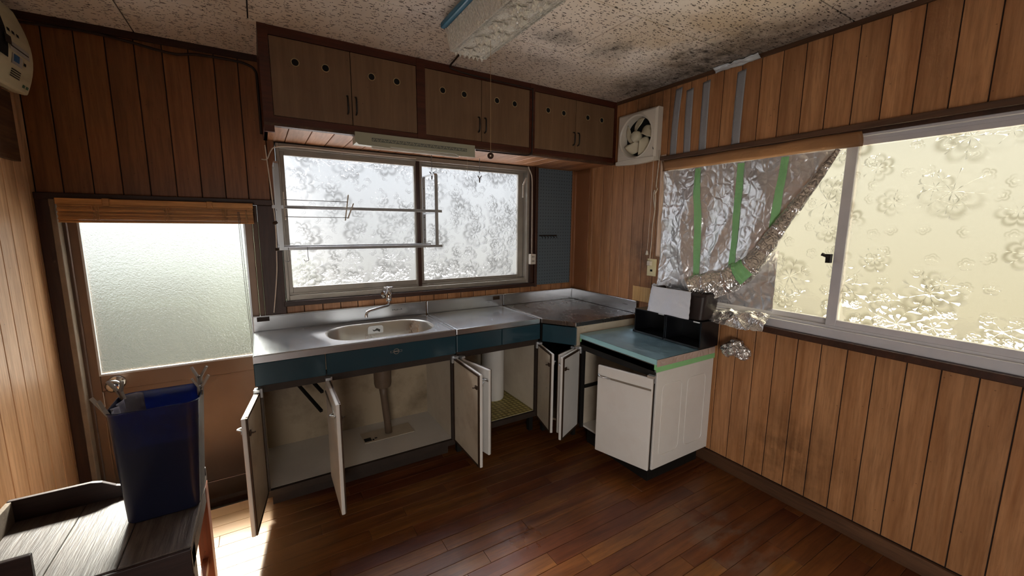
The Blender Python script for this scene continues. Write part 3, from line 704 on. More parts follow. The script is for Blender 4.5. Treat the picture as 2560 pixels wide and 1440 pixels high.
def middle_unit():
    x0, x1 = .935, 1.528
    t = thing('counter_cabinet', ((x0+x1)/2, 2.4, 0), 'middle steel-topped counter cabinet between sink and corner unit, teal apron', 'counter cabinet')
    carcass(t, x0+.004, x1-.004, .148, .615)
    for x in (x0+.015, x1-.045):
        for y in (2.19, 2.56): MB().box(x, x+.03, y, y+.03, 0, .13).build('leg', MAT['black_frame'], t)
    wt = MB().box(x0, x1, YF, D-.012, ZC-.036, ZC).build('worktop', MAT['steel'], t, bevel=.004)
    MB().box(x0+.014, x0+.019, YF+.02, D-.03, ZC, ZC+.002).box(x1-.019, x1-.014, YF+.02, D-.03, ZC, ZC+.002).box(x0+.02, x1-.02, D-.032, D-.026, ZC, ZC+.002).build('drip_ridge', MAT['steel'], wt)
    bs = backsplash(t, x0, x1); label_plate(bs, x1-.055, .858, .055, .026, D-.0145, 'rust_metal'); marks(bs, 'stamp', 1.385, 1.435, .84, .848, D-.0145, 6, seed=4); marks(bs, 'stamp', 1.40, 1.42, .829, .835, D-.0145, 3, seed=5)
    MB().box(x0, 1.237, YF-.002, YF+.018, .655, .756).build('apron', MAT['teal_enamel'], t, bevel=.003); MB().box(1.241, x1, YF-.002, YF+.018, .655, .756).build('apron', MAT['teal_enamel'], t, bevel=.003)
    MB().box(x0+.02, x1-.02, 2.18, D-.05, .1485, .1505).build('shelf_liner', MAT['shelf_liner'], t, label='yellow embossed shelf liner')
    cab_door(t, .966, 2.148, 1.02, 1.875, .125, .62, -1); cab_door(t, 1.514, 2.148, 1.452, 1.915, .115, .625, 1)
    o = MB().lathe([(.075, 0), (.08, .01), (.08, .42), (.07, .43)], (1.37, 2.50, .151), Z, 24).build('drain_standpipe', MAT['enamel_white'], t, smooth=True, angle=40)
middle_unit()
def corner_unit():
    poly = [(1.532, D-.012), (1.532, 2.13), (1.66, 1.94), (W-.012, 1.94), (W-.012, D-.012)]
    t = thing('corner_cabinet', (1.9, 2.3, 0), 'corner cabinet with dark stained steel top and chamfered teal front', 'corner cabinet')
    wt = MB().prism(poly, ZC-.03, ZC).build('worktop', MAT['steel_stained'], t, bevel=.004)
    MB().box(1.546, 1.551, 2.16, D-.03, ZC, ZC+.002).box(1.552, W-.03, D-.032, D-.027, ZC, ZC+.002).box(W-.032, W-.027, 1.96, D-.032, ZC, ZC+.002).build('drip_ridge', MAT['steel'], wt)
    bs = MB().box(1.532, W-.002, D-.014, D-.001, ZC, .882).box(1.532, W-.002, D-.022, D-.001, .876, .884).build('backsplash', MAT['steel'], t, bevel=.003)
    b2 = MB().box(W-.014, W-.001, 1.94, D-.014, ZC, .882).box(W-.022, W-.001, 1.94, D-.022, .876, .884).build('backsplash', MAT['steel'], t, bevel=.003)
    marks(b2, 'stamp', 2.02, 2.07, .842, .85, W-.0145, 6, ax='x', seed=8)
    a, b = Vector((1.536, 2.128, 0)), Vector((1.664, 1.938, 0)); d = (b-a); n = Vector((d.y, -d.x, 0)).normalized()*-1
    n = Vector((-1, -.67, 0)).normalized(); c = (a+b)/2+Vector((0,0,.7))+n*-.006
    MB().obox(c, d/2*1.0, n*.008, Vector((0,0,.058))).build('apron', MAT['teal_enamel'], t, bevel=.003)
    MB().box(1.668, W-.02, 1.943, 1.96, .60, ZC-.03).build('end_panel', MAT['enamel_old'], t)
    MB().box(1.54, 1.556, 2.15, D-.03, .1, ZC-.031).build('side_panel', MAT['black_frame'], t)
    MB().box(1.70, W-.03, 1.955, 1.97, .1, .60).build('end_panel_lower', MAT['black_frame'], t); MB().box(1.56, W-.03, D-.05, D-.03, .1, .75).build('back_panel', MAT['black_frame'], t)
    MB().prism([(1.556, D-.05), (1.556, 2.13), (1.68, 1.97), (W-.03, 1.97), (W-.03, D-.05)], .10, .115).build('bottom_shelf', MAT['inside_dirty'], t)
    for x, y in ((1.56, 2.14), (1.70, 1.99), (2.12, 2.56), (1.56, 2.56)): MB().box(x, x+.025, y, y+.025, 0, .1).build('leg', MAT['black_frame'], t)
    cab_door(t, 1.672, 1.972, 1.492, 1.905, .115, .62, 1, inner='enamel_white')
corner_unit()
def stove_stand():
    x0, x1, y0, y1, zt = 1.69, 2.185, 1.338, 1.93, .715
    t = thing('stove_stand', ((x0+x1)/2, (y0+y1)/2, 0), 'low white stove stand with foil covered top, green tape and ajar door', 'stove stand')
    MB().box(x0, x1, y0, y1, .648, zt).build('top', MAT['steel'], t, bevel=.003)
    f = MB().sheet(lambda u, v: (x0-.001+(x1-x0+.002)*u, y0-.001+(y1-y0+.002)*v, zt+.003+.0032*fold((u*3, v*2.2, 0), 1.7, 2)*min(1, 9*min(u, 1-u, v, 1-v))), 60, 60)
    f.build('foil_cover', MAT['foil_top'], t, smooth=True, label='foil sheet with painted-in sky tint over the stand top')
    MB().box(x0-.0035, x0-.001, y0-.0035, y0+.012, .662, .69).box(x0-.0035, x0-.001, y1-.012, y1, .668, .69).build('masking_tape', MAT['green_tape'], t); MB().box(x0-.003, x0-.001, y0-.003, y1, .690, zt+.002).build('edge_tape', MAT['lit_edge_tape'], t); MB().box(x0-.003, x1, y0-.003, y0-.001, .650, .678).build('masking_tape', MAT['green_tape'], t)
    MB().box(x0-.003, x1, y0-.002, y0-.0005, .678, zt+.001).build('foil_flap', MAT['foil'], t)
    m = MB().box(x0, x0+.02, y0+.01, y1, .618, .684).build('front_rail', MAT['black_frame'], t)
    for y in (y0+.012, y1-.03): MB().box(x0+.002, x0+.022, y, y+.018, .1, .62).build('stile', MAT['black_frame'], t)
    sp = MB().box(x0+.012, x1, y0+.001, y0+.014, .10, .648).build('side_panel', MAT['enamel_white'], t, bevel=.003)
    for xa, xb in ((x0+.06, x0+.22), (x0+.27, x0+.43)):
        pts = [(x, z) for x, z in rrect((xa+xb)/2, .37, (xb-xa)/2, .2, .03, 4)]
        MB().tube([(x, y0+.0005, z) for x, z in pts], .0022, 6, True).build('pressed_bead', MAT['enamel_white'], sp, smooth=True)
    MB().box(x0+.012, x1, y1-.014, y1, .10, .648).build('side_panel', MAT['inside_white'], t); MB().box(x1-.012, x1, y0+.014, y1-.014, .10, .648).build('back_panel', MAT['inside_white'], t)
    MB().box(x0+.022, x1-.012, y0+.014, y1-.014, .10, .112).build('bottom_shelf', MAT['enamel_white'], t); MB().bar((x0+.03, y1-.02, .37), (x1-.02, y1-.02, .37), .012, .02).build('shelf_bracket', MAT['black_frame'], t)
    MB().box(x0+.04, x1-.02, y0+.05, y1-.05, .0, .10).build('plinth', MAT['black_frame'], t)
    cab_door(t, 1.688, 1.345, 1.598, 1.652, .105, .618, 1, inner='enamel_white')
    cab_door(t, 1.688, 1.925, 1.470, 1.822, .105, .625, -1, inner='enamel_white')
stove_stand()

# ---------------------------------------------------------------- wall cupboards and ceiling things
def wall_cupboard():
    x0, x1, yf, z0, z1 = .05, W-.002, 2.218, 1.831, H-.001
    t = thing('wall_cupboard', (1.13, 2.43, z0), 'long brown wall cupboard under the ceiling with six vented doors', 'cupboard')
    fm = MAT['cupboard_frame']
    MB().box(x0, x1, yf, yf+.022, 2.212, z1).build('rail', fm, t); MB().box(x0, x1, yf, yf+.022, 1.84, 1.872).build('rail', fm, t)
    MB().box(x0, x1, yf-.003, yf+.035, z0-.003, 1.84).build('bottom_lip', MAT['worn_trim'], t)
    for a, b in ((x0, .09), (.757, .803), (1.473, 1.509), (2.187, x1)): MB().box(a, b, yf-.002, yf+.02, 1.84 if a > x0 else z0-.03, z1).build('stile', fm, t)
    MB().box(x0, x0+.018, yf+.02, D-.002, z0, z1).build('side_panel', fm, t); MB().box(x1-.015, x1, yf+.02, D-.002, z0+.002, z1).build('side_panel', fm, t)
    MB().box(x0+.018, x1-.015, D-.02, D-.004, z0+.02, z1).build('back_panel', MAT['groove_dark'], t); MB().box(x0+.018, x1-.015, yf+.02, D-.02, z0+.008, z0+.02).build('floor_board', MAT['groove_dark'], t)
    x = .05
    for k in range(23):
        a, b = max(x0+.001, .05+.1*k), min(x1, .15+.1*k)
        if b-a > .02: slab('underside_plank', ((a+b)/2, (yf+.035+D-.001)/2, z0+.008), b-a-.003, D-.001-yf-.035, .008, .0015, X, Y, NZ, MAT['panel_wood_underside'], t)
    spec = [(.0915, .4285, .408, (.191, .318)), (.4315, .7555, .447, (.528, .653)), (.8045, 1.1385, 1.119, (.903, 1.031)), (1.1415, 1.4715, 1.16, (1.241, 1.363)), (1.5105, 1.8385, 1.822, (1.612, 1.737)), (1.8415, 2.1855, 1.86, (1.942, 2.069))]
    for a, b, hx, vents in spec:
        d = MB().box(a, b, yf+.002, yf+.018, 1.874, 2.210).build('door', MAT['cupboard_door'], t, bevel=.0015)
        for v in vents:
            MB().lathe([(.0145, -.001), (.0145, .0005)], (v, yf+.0015, 2.115), NY, 20).build('vent_hole', MAT['dark_hole'], d)
            MB().tube([(v+.0165*math.cos(k*math.pi/12), yf+.001, 2.115+.0165*math.sin(k*math.pi/12)) for k in range(24)], .0022, 6, True).build('vent_ring', MAT['ring_tan'], d, smooth=True)
        MB().tube([(hx, yf+.002, 2.006), (hx, yf-.012, 2.002), (hx, yf-.018, 1.99), (hx, yf-.018, 1.94), (hx, yf-.012, 1.928), (hx, yf+.002, 1.924)], .0042, 8).build('handle', MAT['handle_black'], d, smooth=True)
wall_cupboard()
def strip_lamp():
    x0, x1, y0, z0, z1 = .432, 1.085, 2.196, 1.778, 1.842
    t = thing('strip_lamp', (.77, 2.26, z0), 'slim greenish strip lamp with a row of printed squares under the cupboard', 'lamp')
    pts = [(x0, y0, z1), (x0, y0, z0+.018), (x0+.016, y0, z0+.004), (x0+.17, y0, z0), (x0+.17, y0, z0+.006), (x1-.12, y0, z0+.006), (x1-.105, y0, z0-.002), (x1, y0, z0-.002), (x1, y0, z1)]
    MB().extr(pts, (0, .006, 0)).box(x0+.004, x1-.004, y0+.006, y0+.09, z0+.012, 1.8265).build('body', MAT['lamp_body'], t, bevel=.0012, fix=True)
    MB().lathe([(.011, 0), (.011, .48)], (x0+.09, y0+.05, z0+.008), X, 14).build('tube', MAT['plastic_white'], t, smooth=True)
    m = MB(); n = 28; p = .0187; s = .0078; zc = z0+.033; X0 = x0+.088
    for k in range(n):
        cx = X0+k*p; y = y0-.0008
        for q in ((-s, s, s-.0016, s), (-s, s, -s, -s+.0016), (-s, -s+.0016, -s, s), (s-.0016, s, -s, s)): m.box(cx+q[0], cx+q[1], y, y+.0008, zc+q[2], zc+q[3])
        sg = 1 if k % 2 else -1
        m.extr([(cx-s, y, zc-sg*s+.0012*sg), (cx-s, y, zc-sg*s-.0008*sg), (cx+s, y, zc+sg*s-.0012*sg), (cx+s, y, zc+sg*s+.0008*sg)], (0, .0008, 0))
    m.build('printed_squares', MAT['lamp_print'], t)
    MB().tube([(x1-.045, y0+.01, z0), (x1-.045, y0+.01, z0-.10)], .0007, 5).build('pull_string', MAT['string_pale'], t)
strip_lamp()
def ceiling_lamp():
    ya, yb = 1.13, 1.755; x0, x1 = .728, .945; zt, zb = 2.214, 2.128
    t = thing('ceiling_lamp', (.836, 1.45, 2.24), 'rectangular ceiling lamp with blue tray and crystal patterned cover', 'ceiling lamp')
    MB().box(x0+.03, x1-.03, ya+.04, yb-.04, 2.234, H-.001).build('ceiling_plate', MAT['plastic_white'], t)
    MB().box(x0-.016, x1+.016, ya-.012, yb+.012, 2.212, 2.236).build('tray', MAT['lamp_blue'], t, bevel=.006)
    a0, a1 = .756, .916
    for y in (ya, yb): MB().extr([(x0, y, zt), (x1, y, zt), (a1+.006, y, zb), (a0-.006, y, zb)], (0, -.006 if y == yb else .006, 0)).build('end_cap', MAT['plastic_white'], t, fix=True)
    cv = MB().extr([(x0+.004, ya+.006, zt), (x1-.004, ya+.006, zt), (a1, ya+.006, zb+.002), (a0, ya+.006, zb+.002)], (0, yb-ya-.012, 0)).build('cover', MAT['lamp_acrylic'], t, fix=True)
    m = MB(); n = 62                                        # ribs down the sloping sides
    for k in range(n):
        y = ya+.012+k*(yb-ya-.024)/n
        for s, (p, q) in ((0, ((x0+.004, zt-.004), (a0, zb+.004))), (1, ((x1-.004, zt-.004), (a1, zb+.004)))):
            m.bar((p[0], y, p[1]), (q[0], y, q[1]), .0045, .004, (0,1,0))
    m.build('side_ribs', MAT['lamp_acrylic'], cv, kind='stuff')
    m = MB()                                                # beaded borders along the bottom
    for k in range(95):
        y = ya+.01+k*(yb-ya-.02)/95
        for xx in (a0+.004, a0+.010, a1-.010, a1-.004, a1-.022, a0+.022): m.obox((xx, y, zb), (.0026, .0026, 0), (-.0026, .0026, 0), (0, 0, .003))
    m.build('beaded_border', MAT['lamp_acrylic'], cv, kind='stuff')
    R = random.Random(11)
    for k in range(9):                                      # faceted flowers on the bottom
        cy = ya+.05+k*.067; cx = .836+(.02 if k % 2 else -.02); m = MB(); a00 = R.uniform(0, 1)
        for p in range(6):
            a = a00+p*math.pi/3; c, s = math.cos(a), math.sin(a); q = lambda r, o, z: (cx+c*r-s*o, cy+s*r+c*o, zb-z)
            P = [q(.004, 0, .003), q(.02, -.014, .001), q(.042, 0, .004), q(.02, .014, .001), q(.022, 0, .018), q(.019, 0, -.001)]
            m.add(P, [(0,1,4), (1,2,4), (2,3,4), (3,0,4), (1,0,5), (2,1,5), (3,2,5), (0,3,5)])
        m.lathe([(.008, 0), (.006, .006), (.001, .009)], (cx, cy, zb), NZ, 8).build('crystal_flower', MAT['lamp_acrylic'], cv, fix=True)
    m = MB()
    for k in range(7):
        x = a0+.02+k*.021; m.extr([(x-.0105, yb-.006, zb+.004), (x+.0105, yb-.006, zb+.004), (x, yb-.006, zb-.016)], (0, .005, 0))
    m.build('fringe', MAT['lamp_acrylic'], cv, fix=True)
    px, py = .845, 1.565
    MB().tube([(px, py, zb), (px+.0005, py, 1.69)], .0009, 6).build('pull_cord', MAT['string_tan'], t)
    k = MB().lathe([(.002, .008), (.012, .006), (.0135, 0), (.012, -.006), (.002, -.008)], (px, py, 1.678), (.45, .85, .1), 16).build('pull_knob', MAT['dark_trim'], t, smooth=True)
    MB().lathe([(.0035, 0), (.003, -.002)], Vector((px, py, 1.678))-Vector((.45, .85, .1)).normalized()*.0082, (.45, .85, .1), 10).build('knob_centre', MAT['string_pale'], k)
ceiling_lamp()
def cables():
    def c(name, pts, r, mat, label): 
        MB().tube(smooth(pts), r, 7).build(name, MAT[mat], None, smooth=True, label=label, cat='cable')
    c('lamp_cable', [(.85, 1.75, 2.225), (.915, 1.98, 2.244), (.935, 2.12, 2.246), (.946, 2.208, 2.246), (.962, 2.212, 2.232), (1.1, 2.213, 2.222), (1.4, 2.213, 2.218), (1.478, 2.213, 2.214), (1.488, 2.212, 2.19), (1.488, 2.212, 1.86), (1.482, 2.212, 1.842), (1.46, 2.214, 1.826), (1.40, 2.219, 1.823), (1.102, 2.22, 1.822)], .0045, 'cord_dark', 'dark cable running from the ceiling lamp along the cupboard face')
    c('ceiling_edge_cable', [(-.80, 2.634, 2.206), (-.6, 2.634, 2.216), (-.45, 2.634, 2.205), (-.36, 2.634, 2.192), (-.28, 2.634, 2.187), (-.2, 2.634, 2.202), (-.05, 2.634, 2.204), (.005, 2.634, 2.196), (.036, 2.634, 2.175), (.0425, 2.634, 2.12), (.0425, 2.634, 1.86)], .006, 'cord_dark', 'dark cable sagging along the ceiling edge above the door')
    c('window_top_cable', [(.035, 2.63, 1.73), (.06, 2.62, 1.732), (.08, 2.615, 1.775), (.105, 2.615, 1.797), (.2, 2.618, 1.808), (.5, 2.622, 1.806), (.88, 2.622, 1.807)], .0035, 'cord_white', 'thin white cable looping across the top of the kitchen window')
    c('hanging_cord', [(.055, 2.60, 1.80), (.06, 2.60, 1.70), (.075, 2.60, 1.40), (.07, 2.60, 1.22), (.062, 2.60, 1.10), (.036, 2.606, .90)], .0028, 'string_pale', 'thin tan cord hanging beside the window down to the sink')
    c('outlet_cable', [(1.735, 2.625, 1.825), (1.757, 2.622, 1.78), (1.768, 2.622, 1.74), (1.772, 2.622, 1.6), (1.776, 2.622, 1.18)], .0042, 'cord_white', 'white cable running down the window casing to the surface socket')
def smooth(pts, n=5):                                       # Catmull-Rom through the points
    P = [Vector(p) for p in pts]; P = [P[0]]+P+[P[-1]]; out = []
    for i in range(1, len(P)-2):
        for k in range(n):
            t = k/n; a, b, c, d = P[i-1:i+3]
            out.append(.5*((2*b)+(c-a)*t+(2*a-5*b+4*c-d)*t*t+(3*b-a-3*c+d)*t**3))
    return out+[P[-2]]
cables()
def fan():
    y0, y1, z0, z1 = 1.822, 2.150, 1.812, 2.134; xf, xw = 2.155, W-.001; cy, cz = 1.988, 1.978; r = .128
    t = thing('ventilation_fan', (W, cy, z0), 'white square wall ventilation fan with five open blades', 'fan')
    circ = [(cy+r*math.cos(a*math.pi/24), cz+r*math.sin(a*math.pi/24)) for a in range(48)]
    def snap(o, a0, a1, b0, b1):
        o = list(o)
        for q in ((a0, b0), (a1, b0), (a1, b1), (a0, b1)):
            i = min(range(len(o)), key=lambda k: (o[k][0]-q[0])**2+(o[k][1]-q[1])**2); o[i] = q
        return o
    outer = snap(torect(circ, cy, cz, y0, y1, z0, z1), y0, y1, z0, z1); in2 = snap(torect(circ, cy, cz, y0+.012, y1-.012, z0+.012, z1-.012), y0+.012, y1-.012, z0+.012, z1-.012)
    sc = lambda k: [(cy+(a-cy)*k, cz+(b-cz)*k) for a, b in circ]
    lp = lambda o, x: [(x, a, b) for a, b in o]
    MB().loft([lp(outer, xw), lp(outer, xf+.012), lp(in2, xf), lp(sc(1.10), xf-.002), lp(sc(1.06), xf-.006), lp(sc(1.0), xf+.002), lp(sc(.93), xw-.004)]).build('housing', MAT['plastic_white'], t, smooth=True, fix=True, angle=30)
    MB().lathe([(.119, 0), (.119, .003)], (W-.006, cy, cz), X, 40).build('shutter', MAT['dark_hole'], t)
    MB().lathe([(.004, .034), (.022, .031), (.033, .022), (.036, .01), (.036, -.012)], (2.168, cy, cz), NX, 28).build('hub', MAT['fan_blade'], t, smooth=True)
    for k in range(5):
        a0 = math.radians(72*k+58); pts = []
        nr, na = 8, 8
        def f(u, v):
            rr = .03+.089*u; half = math.radians(21+14*math.sin(math.pi*min(1, u*1.05)))*(1-.15*u); a = a0+(v-.5)*2*half+.75*u
            return (2.182-.034*(v-.5)*(1-.25*u), cy+rr*math.cos(a), cz+rr*math.sin(a))
        MB().sheet(f, nr, na).build('blade', MAT['fan_blade'], t, smooth=True, solid=.0022)
    pts = []
    for k in range(17):
        u = k/16; pts.append((xf-.008, y0+.001+(y1-y0-.002)*u, z0-.004-.012*math.sin(math.pi*u)*(.4+.6*(1-u))))
    lower = pts; upper = [(xf-.008, p[1], z0+.02+.006*math.sin(math.pi*i/16)) for i, p in enumerate(pts)]
    MB().extr(lower+upper[::-1], (.03, 0, 0)).build('bottom_flap', MAT['plastic_white'], t, fix=True, bevel=.002)
    marks(t, 'maker_mark', 1.832, 1.845, 1.865, 1.895, xf-.0005, 2, ax='x', seed=3)
    s = MB().tube(smooth([(2.175, 1.845, 1.815), (2.18, 1.85, 1.6), (2.188, 1.862, 1.35), (2.19, 1.868, 1.235)]), .0014, 6).build('pull_string', MAT['string_pale'], t, smooth=True)
    MB().lathe([(.003, .0), (.006, -.004), (.011, -.028), (.002, -.032)], (2.19, 1.868, 1.237), Z, 12).build('pull_tassel', MAT['plastic_white'], s, smooth=True)
fan()
def fan_cord():
    t = thing('power_cord', (W-.01, 1.83, 1.15), 'white fan power cord bundled in a loop above the ivory socket', 'cord')
    MB().tube(smooth([(2.19, 1.818, 1.87), (2.188, 1.812, 1.82), (2.19, 1.822, 1.70), (2.192, 1.826, 1.645), (2.186, 1.812, 1.63), (2.18, 1.822, 1.60), (2.192, 1.842, 1.615), (2.195, 1.846, 1.60), (2.186, 1.825, 1.53), (2.184, 1.818, 1.50), (2.192, 1.838, 1.55), (2.194, 1.846, 1.60), (2.186, 1.83, 1.625), (2.19, 1.824, 1.56), (2.19, 1.826, 1.48), (2.192, 1.836, 1.40), (2.192, 1.838, 1.28), (2.188, 1.842, 1.165)]), .0026, 7).build('cable', MAT['cord_white'], t, smooth=True)
    MB().box(2.178, 2.203, 1.830, 1.855, 1.138, 1.168).build('plug', MAT['plastic_white'], t, bevel=.003)
    s = thing('wall_socket', (W, 1.836, 1.12), 'ivory wall socket plate with one plug on the plank wall', 'socket')
    MB().box(2.2035, W-.0005, 1.80, 1.872, 1.068, 1.182).build('plate', MAT['plastic_ivory'], s, bevel=.002)
    MB().box(2.2025, 2.2038, 1.827, 1.845, 1.098, 1.112).build('outlet_slot', MAT['dark_hole'], s)
    s = thing('surface_socket', (1.776, D-.02, 1.14), 'small white surface socket on the kitchen window casing', 'socket')
    MB().box(1.752, 1.80, D-.052, D-.021, 1.10, 1.178).build('housing', MAT['plastic_white'], s, bevel=.003)
    for z in (1.118, 1.152): MB().box(1.765, 1.769, D-.0528, D-.0518, z, z+.012).box(1.778, 1.782, D-.0528, D-.0518, z, z+.012).build('outlet_slot', MAT['dark_hole'], s)
fan_cord()
def breaker():
    y0, y1, z0, z1 = 1.98, 2.545, 1.895, 2.215
    t = thing('breaker_box', (L, 2.26, z0), 'cream electrical breaker box with bulging cover high in the corner', 'breaker box')
    prof = []
    for k in range(13):
        u = k/12; prof.append((L+.038+.05*math.sin(math.pi*(.12+.80*u)), z0+(z1-z0)*u))
    pts = [(L+.001, y0, z0+.012)]+[(x, y0, z) for x, z in prof]+[(L+.001, y0, z1)]
    MB().extr(pts, (0, y1-y0, 0)).build('cover', MAT['breaker_ivory'], t, bevel=.008, fix=True)
    def fx(z): return L+.038+.05*math.sin(math.pi*(.12+.80*(z-z0)/(z1-z0)))
    def patch(name, ya, yb, za, zb, mat, d=.002):
        m = MB(); n = 4
        m.sheet(lambda u, v: (fx(za+(zb-za)*v)+d, ya+(yb-ya)*u, za+(zb-za)*v), 1, n); return m.build(name, MAT[mat], t, fix=False, solid=.001)
    patch('breaker_recess', 2.05, 2.335, 1.985, 2.125, 'dark_hole'); patch('breaker_switch', 2.30, 2.345, 2.03, 2.06, 'print_dark', .008)
    patch('label_sheet', 2.35, 2.50, 2.02, 2.05, 'breaker_label'); patch('label_line', 2.355, 2.49, 2.032, 2.036, 'print_dark', .003)
    patch('label_window', 2.365, 2.44, 1.975, 2.012, 'breaker_label'); patch('label_picture', 2.375, 2.415, 1.985, 2.01, 'print_blue', .003)
    for ya in (2.355, 2.39, 2.425): patch('screw_recess', ya, ya+.016, 2.085, 2.095, 'dark_hole')
    patch('screw_recess', 2.455, 2.47, 1.99, 2.0, 'dark_hole')
    for k in range(4): patch('warning_text', 2.37, 2.44, 1.93+k*.008, 1.9335+k*.008, 'print_dark')
    for ya in (2.475, 2.505): patch('green_mark', ya, ya+.016, 1.913, 1.924, 'print_green')
    MB().box(L, L+.02, 1.9, 2.505, 1.63, 1.895).build('backing_board', MAT['worn_trim'], None, label='brown backing board on the wall below the breaker box', cat='board', bevel=.002)
breaker()

# ---------------------------------------------------------------- things at the kitchen window
def blind():
    x0, x1, y = -.748, -.022, 2.58
    t = thing('bamboo_blind', (-.385, y, 1.395), 'rolled up bamboo blind above the back door pane', 'blind')
    MB().box(x0, x1, y-.012, y+.03, 1.466, 1.494).build('head_rail', MAT['bamboo'], t, bevel=.002)
    R = random.Random(5); z = 1.4655; k = 0
    while z > 1.395:
        h = R.uniform(.0028, .0046); dy = R.uniform(-.003, .003)+.003*math.sin(k*1.1)
        MB().box(x0+.004+R.uniform(0, .003), x1-R.uniform(0, .003), y-.016+dy, y+.014+dy, z-h, z-.0002).build('slat', MAT['bamboo'], t); z -= h; k += 1
    MB().box(x0+.004, x1, y-.014, y+.006, 1.388, 1.395).build('bottom_slat', MAT['bamboo'], t, bevel=.001)
    for x in (-.585, -.205): MB().box(x-.012, x+.012, y-.02, y+.03, 1.462, 1.497).build('bracket', MAT['bamboo'], t, bevel=.003)
    for x in (-.62, -.375, -.15):
        m = MB()
        for q in range(5): m.tube(smooth([(x-.012+q*.006, y-.026, 1.464-.006*(q % 2)), (x-.004+q*.004, y-.03, 1.43), (x-.012+q*.006, y-.026, 1.395)]), .0009, 5)
        m.build('stitching', MAT['string_tan'], t)
    m = MB().tube(smooth([(-.09, y-.022, 1.45), (-.088, y-.022, 1.1), (-.078, y-.02, .70)]), .0011, 5).tube(smooth([(-.084, y-.022, 1.45), (-.080, y-.022, 1.1), (-.073, y-.02, .70)]), .0011, 5)
    m.build('lift_cord', MAT['wire'], t); MB().tube([(-.055, y-.024, 1.46), (-.052, y-.024, 1.39)], .0018, 6).build('tilt_cord', MAT['string_tan'], t)
blind()
def hanging_rack():
    xa, xb, y0, y1, z0, z1 = .09, .915, 2.375, 2.60, 1.258, 1.695
    t = thing('dish_rack', ((xa+xb)/2, 2.5, z0), 'aluminium dish rack with two shelves hanging in front of the kitchen window', 'rack')
    for x in (xa, xb):
        m = MB(); w = .02
        m.box(x-w/2, x+w/2, y0, y0+.005, z0+.012, z1-.012).box(x-w/2, x+w/2, y1-.005, y1, z0+.012, z1-.012).box(x-w/2, x+w/2, y0+.012, y1-.012, z1-.005, z1).box(x-w/2, x+w/2, y0+.012, y1-.012, z0, z0+.005)
        for yy, zz, sy, sz in ((y0, z0, 1, 1), (y1, z0, -1, 1), (y0, z1, 1, -1), (y1, z1, -1, -1)):
            m.bar((x, yy+sy*.0025, zz+sz*.0125), (x, yy+sy*.0125, zz+sz*.0025), w, .005, (0, sy, sz))
        fr = m.build('end_frame', MAT['rack_metal'], t)
        MB().box(x-.006, x+.006, y0+.004, y1-.004, 1.458, 1.468).build('cross_bar', MAT['rack_metal'], t)
        for zz in (1.62, 1.50, 1.44, 1.36, 1.30): MB().lathe([(.003, 0), (.003, .0012)], (x+.0001, y1-.0055, zz), NY, 8).build('bolt_hole', MAT['dark_hole'], fr)
    for yy, zz in ((y0+.004, 1.472), (y0+.004, z0+.006), (y1-.02, z0+.006)):
        m = MB().box(xa-.012 if zz < 1.4 else xa-.03, xb+.035, yy-.003, yy+.007, zz-.006, zz+.010).build('long_bar', MAT['rack_metal'], t, bevel=.001)
    for k in range(5): MB().tube([(xa, y0+.03+k*.036, z0+.004), (xb, y0+.03+k*.036, z0+.004)], .0022, 6).build('shelf_wire', MAT['wire'], t)
    MB().lathe([(.007, 0), (.009, .012), (.006, .022)], (xa-.012, y0+.005, 1.40), (-1, 0, -.6), 10).build('wing_bolt', MAT['rust_metal'], t, smooth=True)
    MB().lathe([(.008, 0), (.008, .02)], (xa-.01, y0+.03, z0+.004), (-1, 0, 0), 10).build('wing_bolt', MAT['rust_metal'], t, smooth=True)
    # small wire holder hooked over the front bar
    s = thing('wire_holder', (.26, 2.35, 1.41), 'small white wire holder hooked on the upper bar of the dish rack', 'holder')
    for x, a in ((.112, 0), (.40, .05)):
        MB().bar((x+a*.3, 2.360, 1.545), (x-a*.2, 2.335, 1.41), .014, .006, (1,0,0)).build('end_plate', MAT['plastic_white'], s, bevel=.002)
        if a: MB().bar((x+.035, 2.335, 1.50), (x+.0, 2.318, 1.42), .012, .006, (1,0,0)).build('end_plate', MAT['plastic_white'], s, bevel=.002)
    for yy, zz in ((2.345, 1.508), (2.325, 1.47), (2.328, 1.425)): MB().tube([(.112, yy, zz), (.41, yy, zz)], .0018, 6).build('wire_bar', MAT['wire'], s, smooth=True)
    for k, x in enumerate((.118, .205)):
        MB().tube(smooth([(x, 2.375, 1.272), (x, 2.372, 1.262), (x, 2.372, 1.225), (x+.002, 2.372, 1.205), (x-.014, 2.372, 1.20), (x-.02, 2.372, 1.21)]), .0016, 6).build('wire_hook', MAT['wire'], None, smooth=True, label=('steel hook under the dish rack beside its end frame', 'steel hook under the dish rack, further along the lower bar')[k], cat='hook')
hanging_rack()
def peg(name, c, up, side, mat, label, cat, length=.07, spread=.5, group=None):   # spring clothes peg
    c, up, side = Vector(c), Vector(up).normalized(), Vector(side).normalized(); n = up.cross(side)
    t = thing(name, c, label, cat, group)
    for s in (-1, 1):
        a = c+side*s*.003-up*length*.45; b = c+side*s*.005; e = c+side*s*(.006+spread*length*.5)+up*length*.55
        m = MB().bar(a, b, .010, .007, side).bar(b, e, .010, .007, side); m.build('arm', MAT[mat], t, bevel=.001)
    MB().lathe([(.0045, -.005), (.0045, .005)], c, n, 10).build('spring', MAT['wire'], t, smooth=True)
    return t
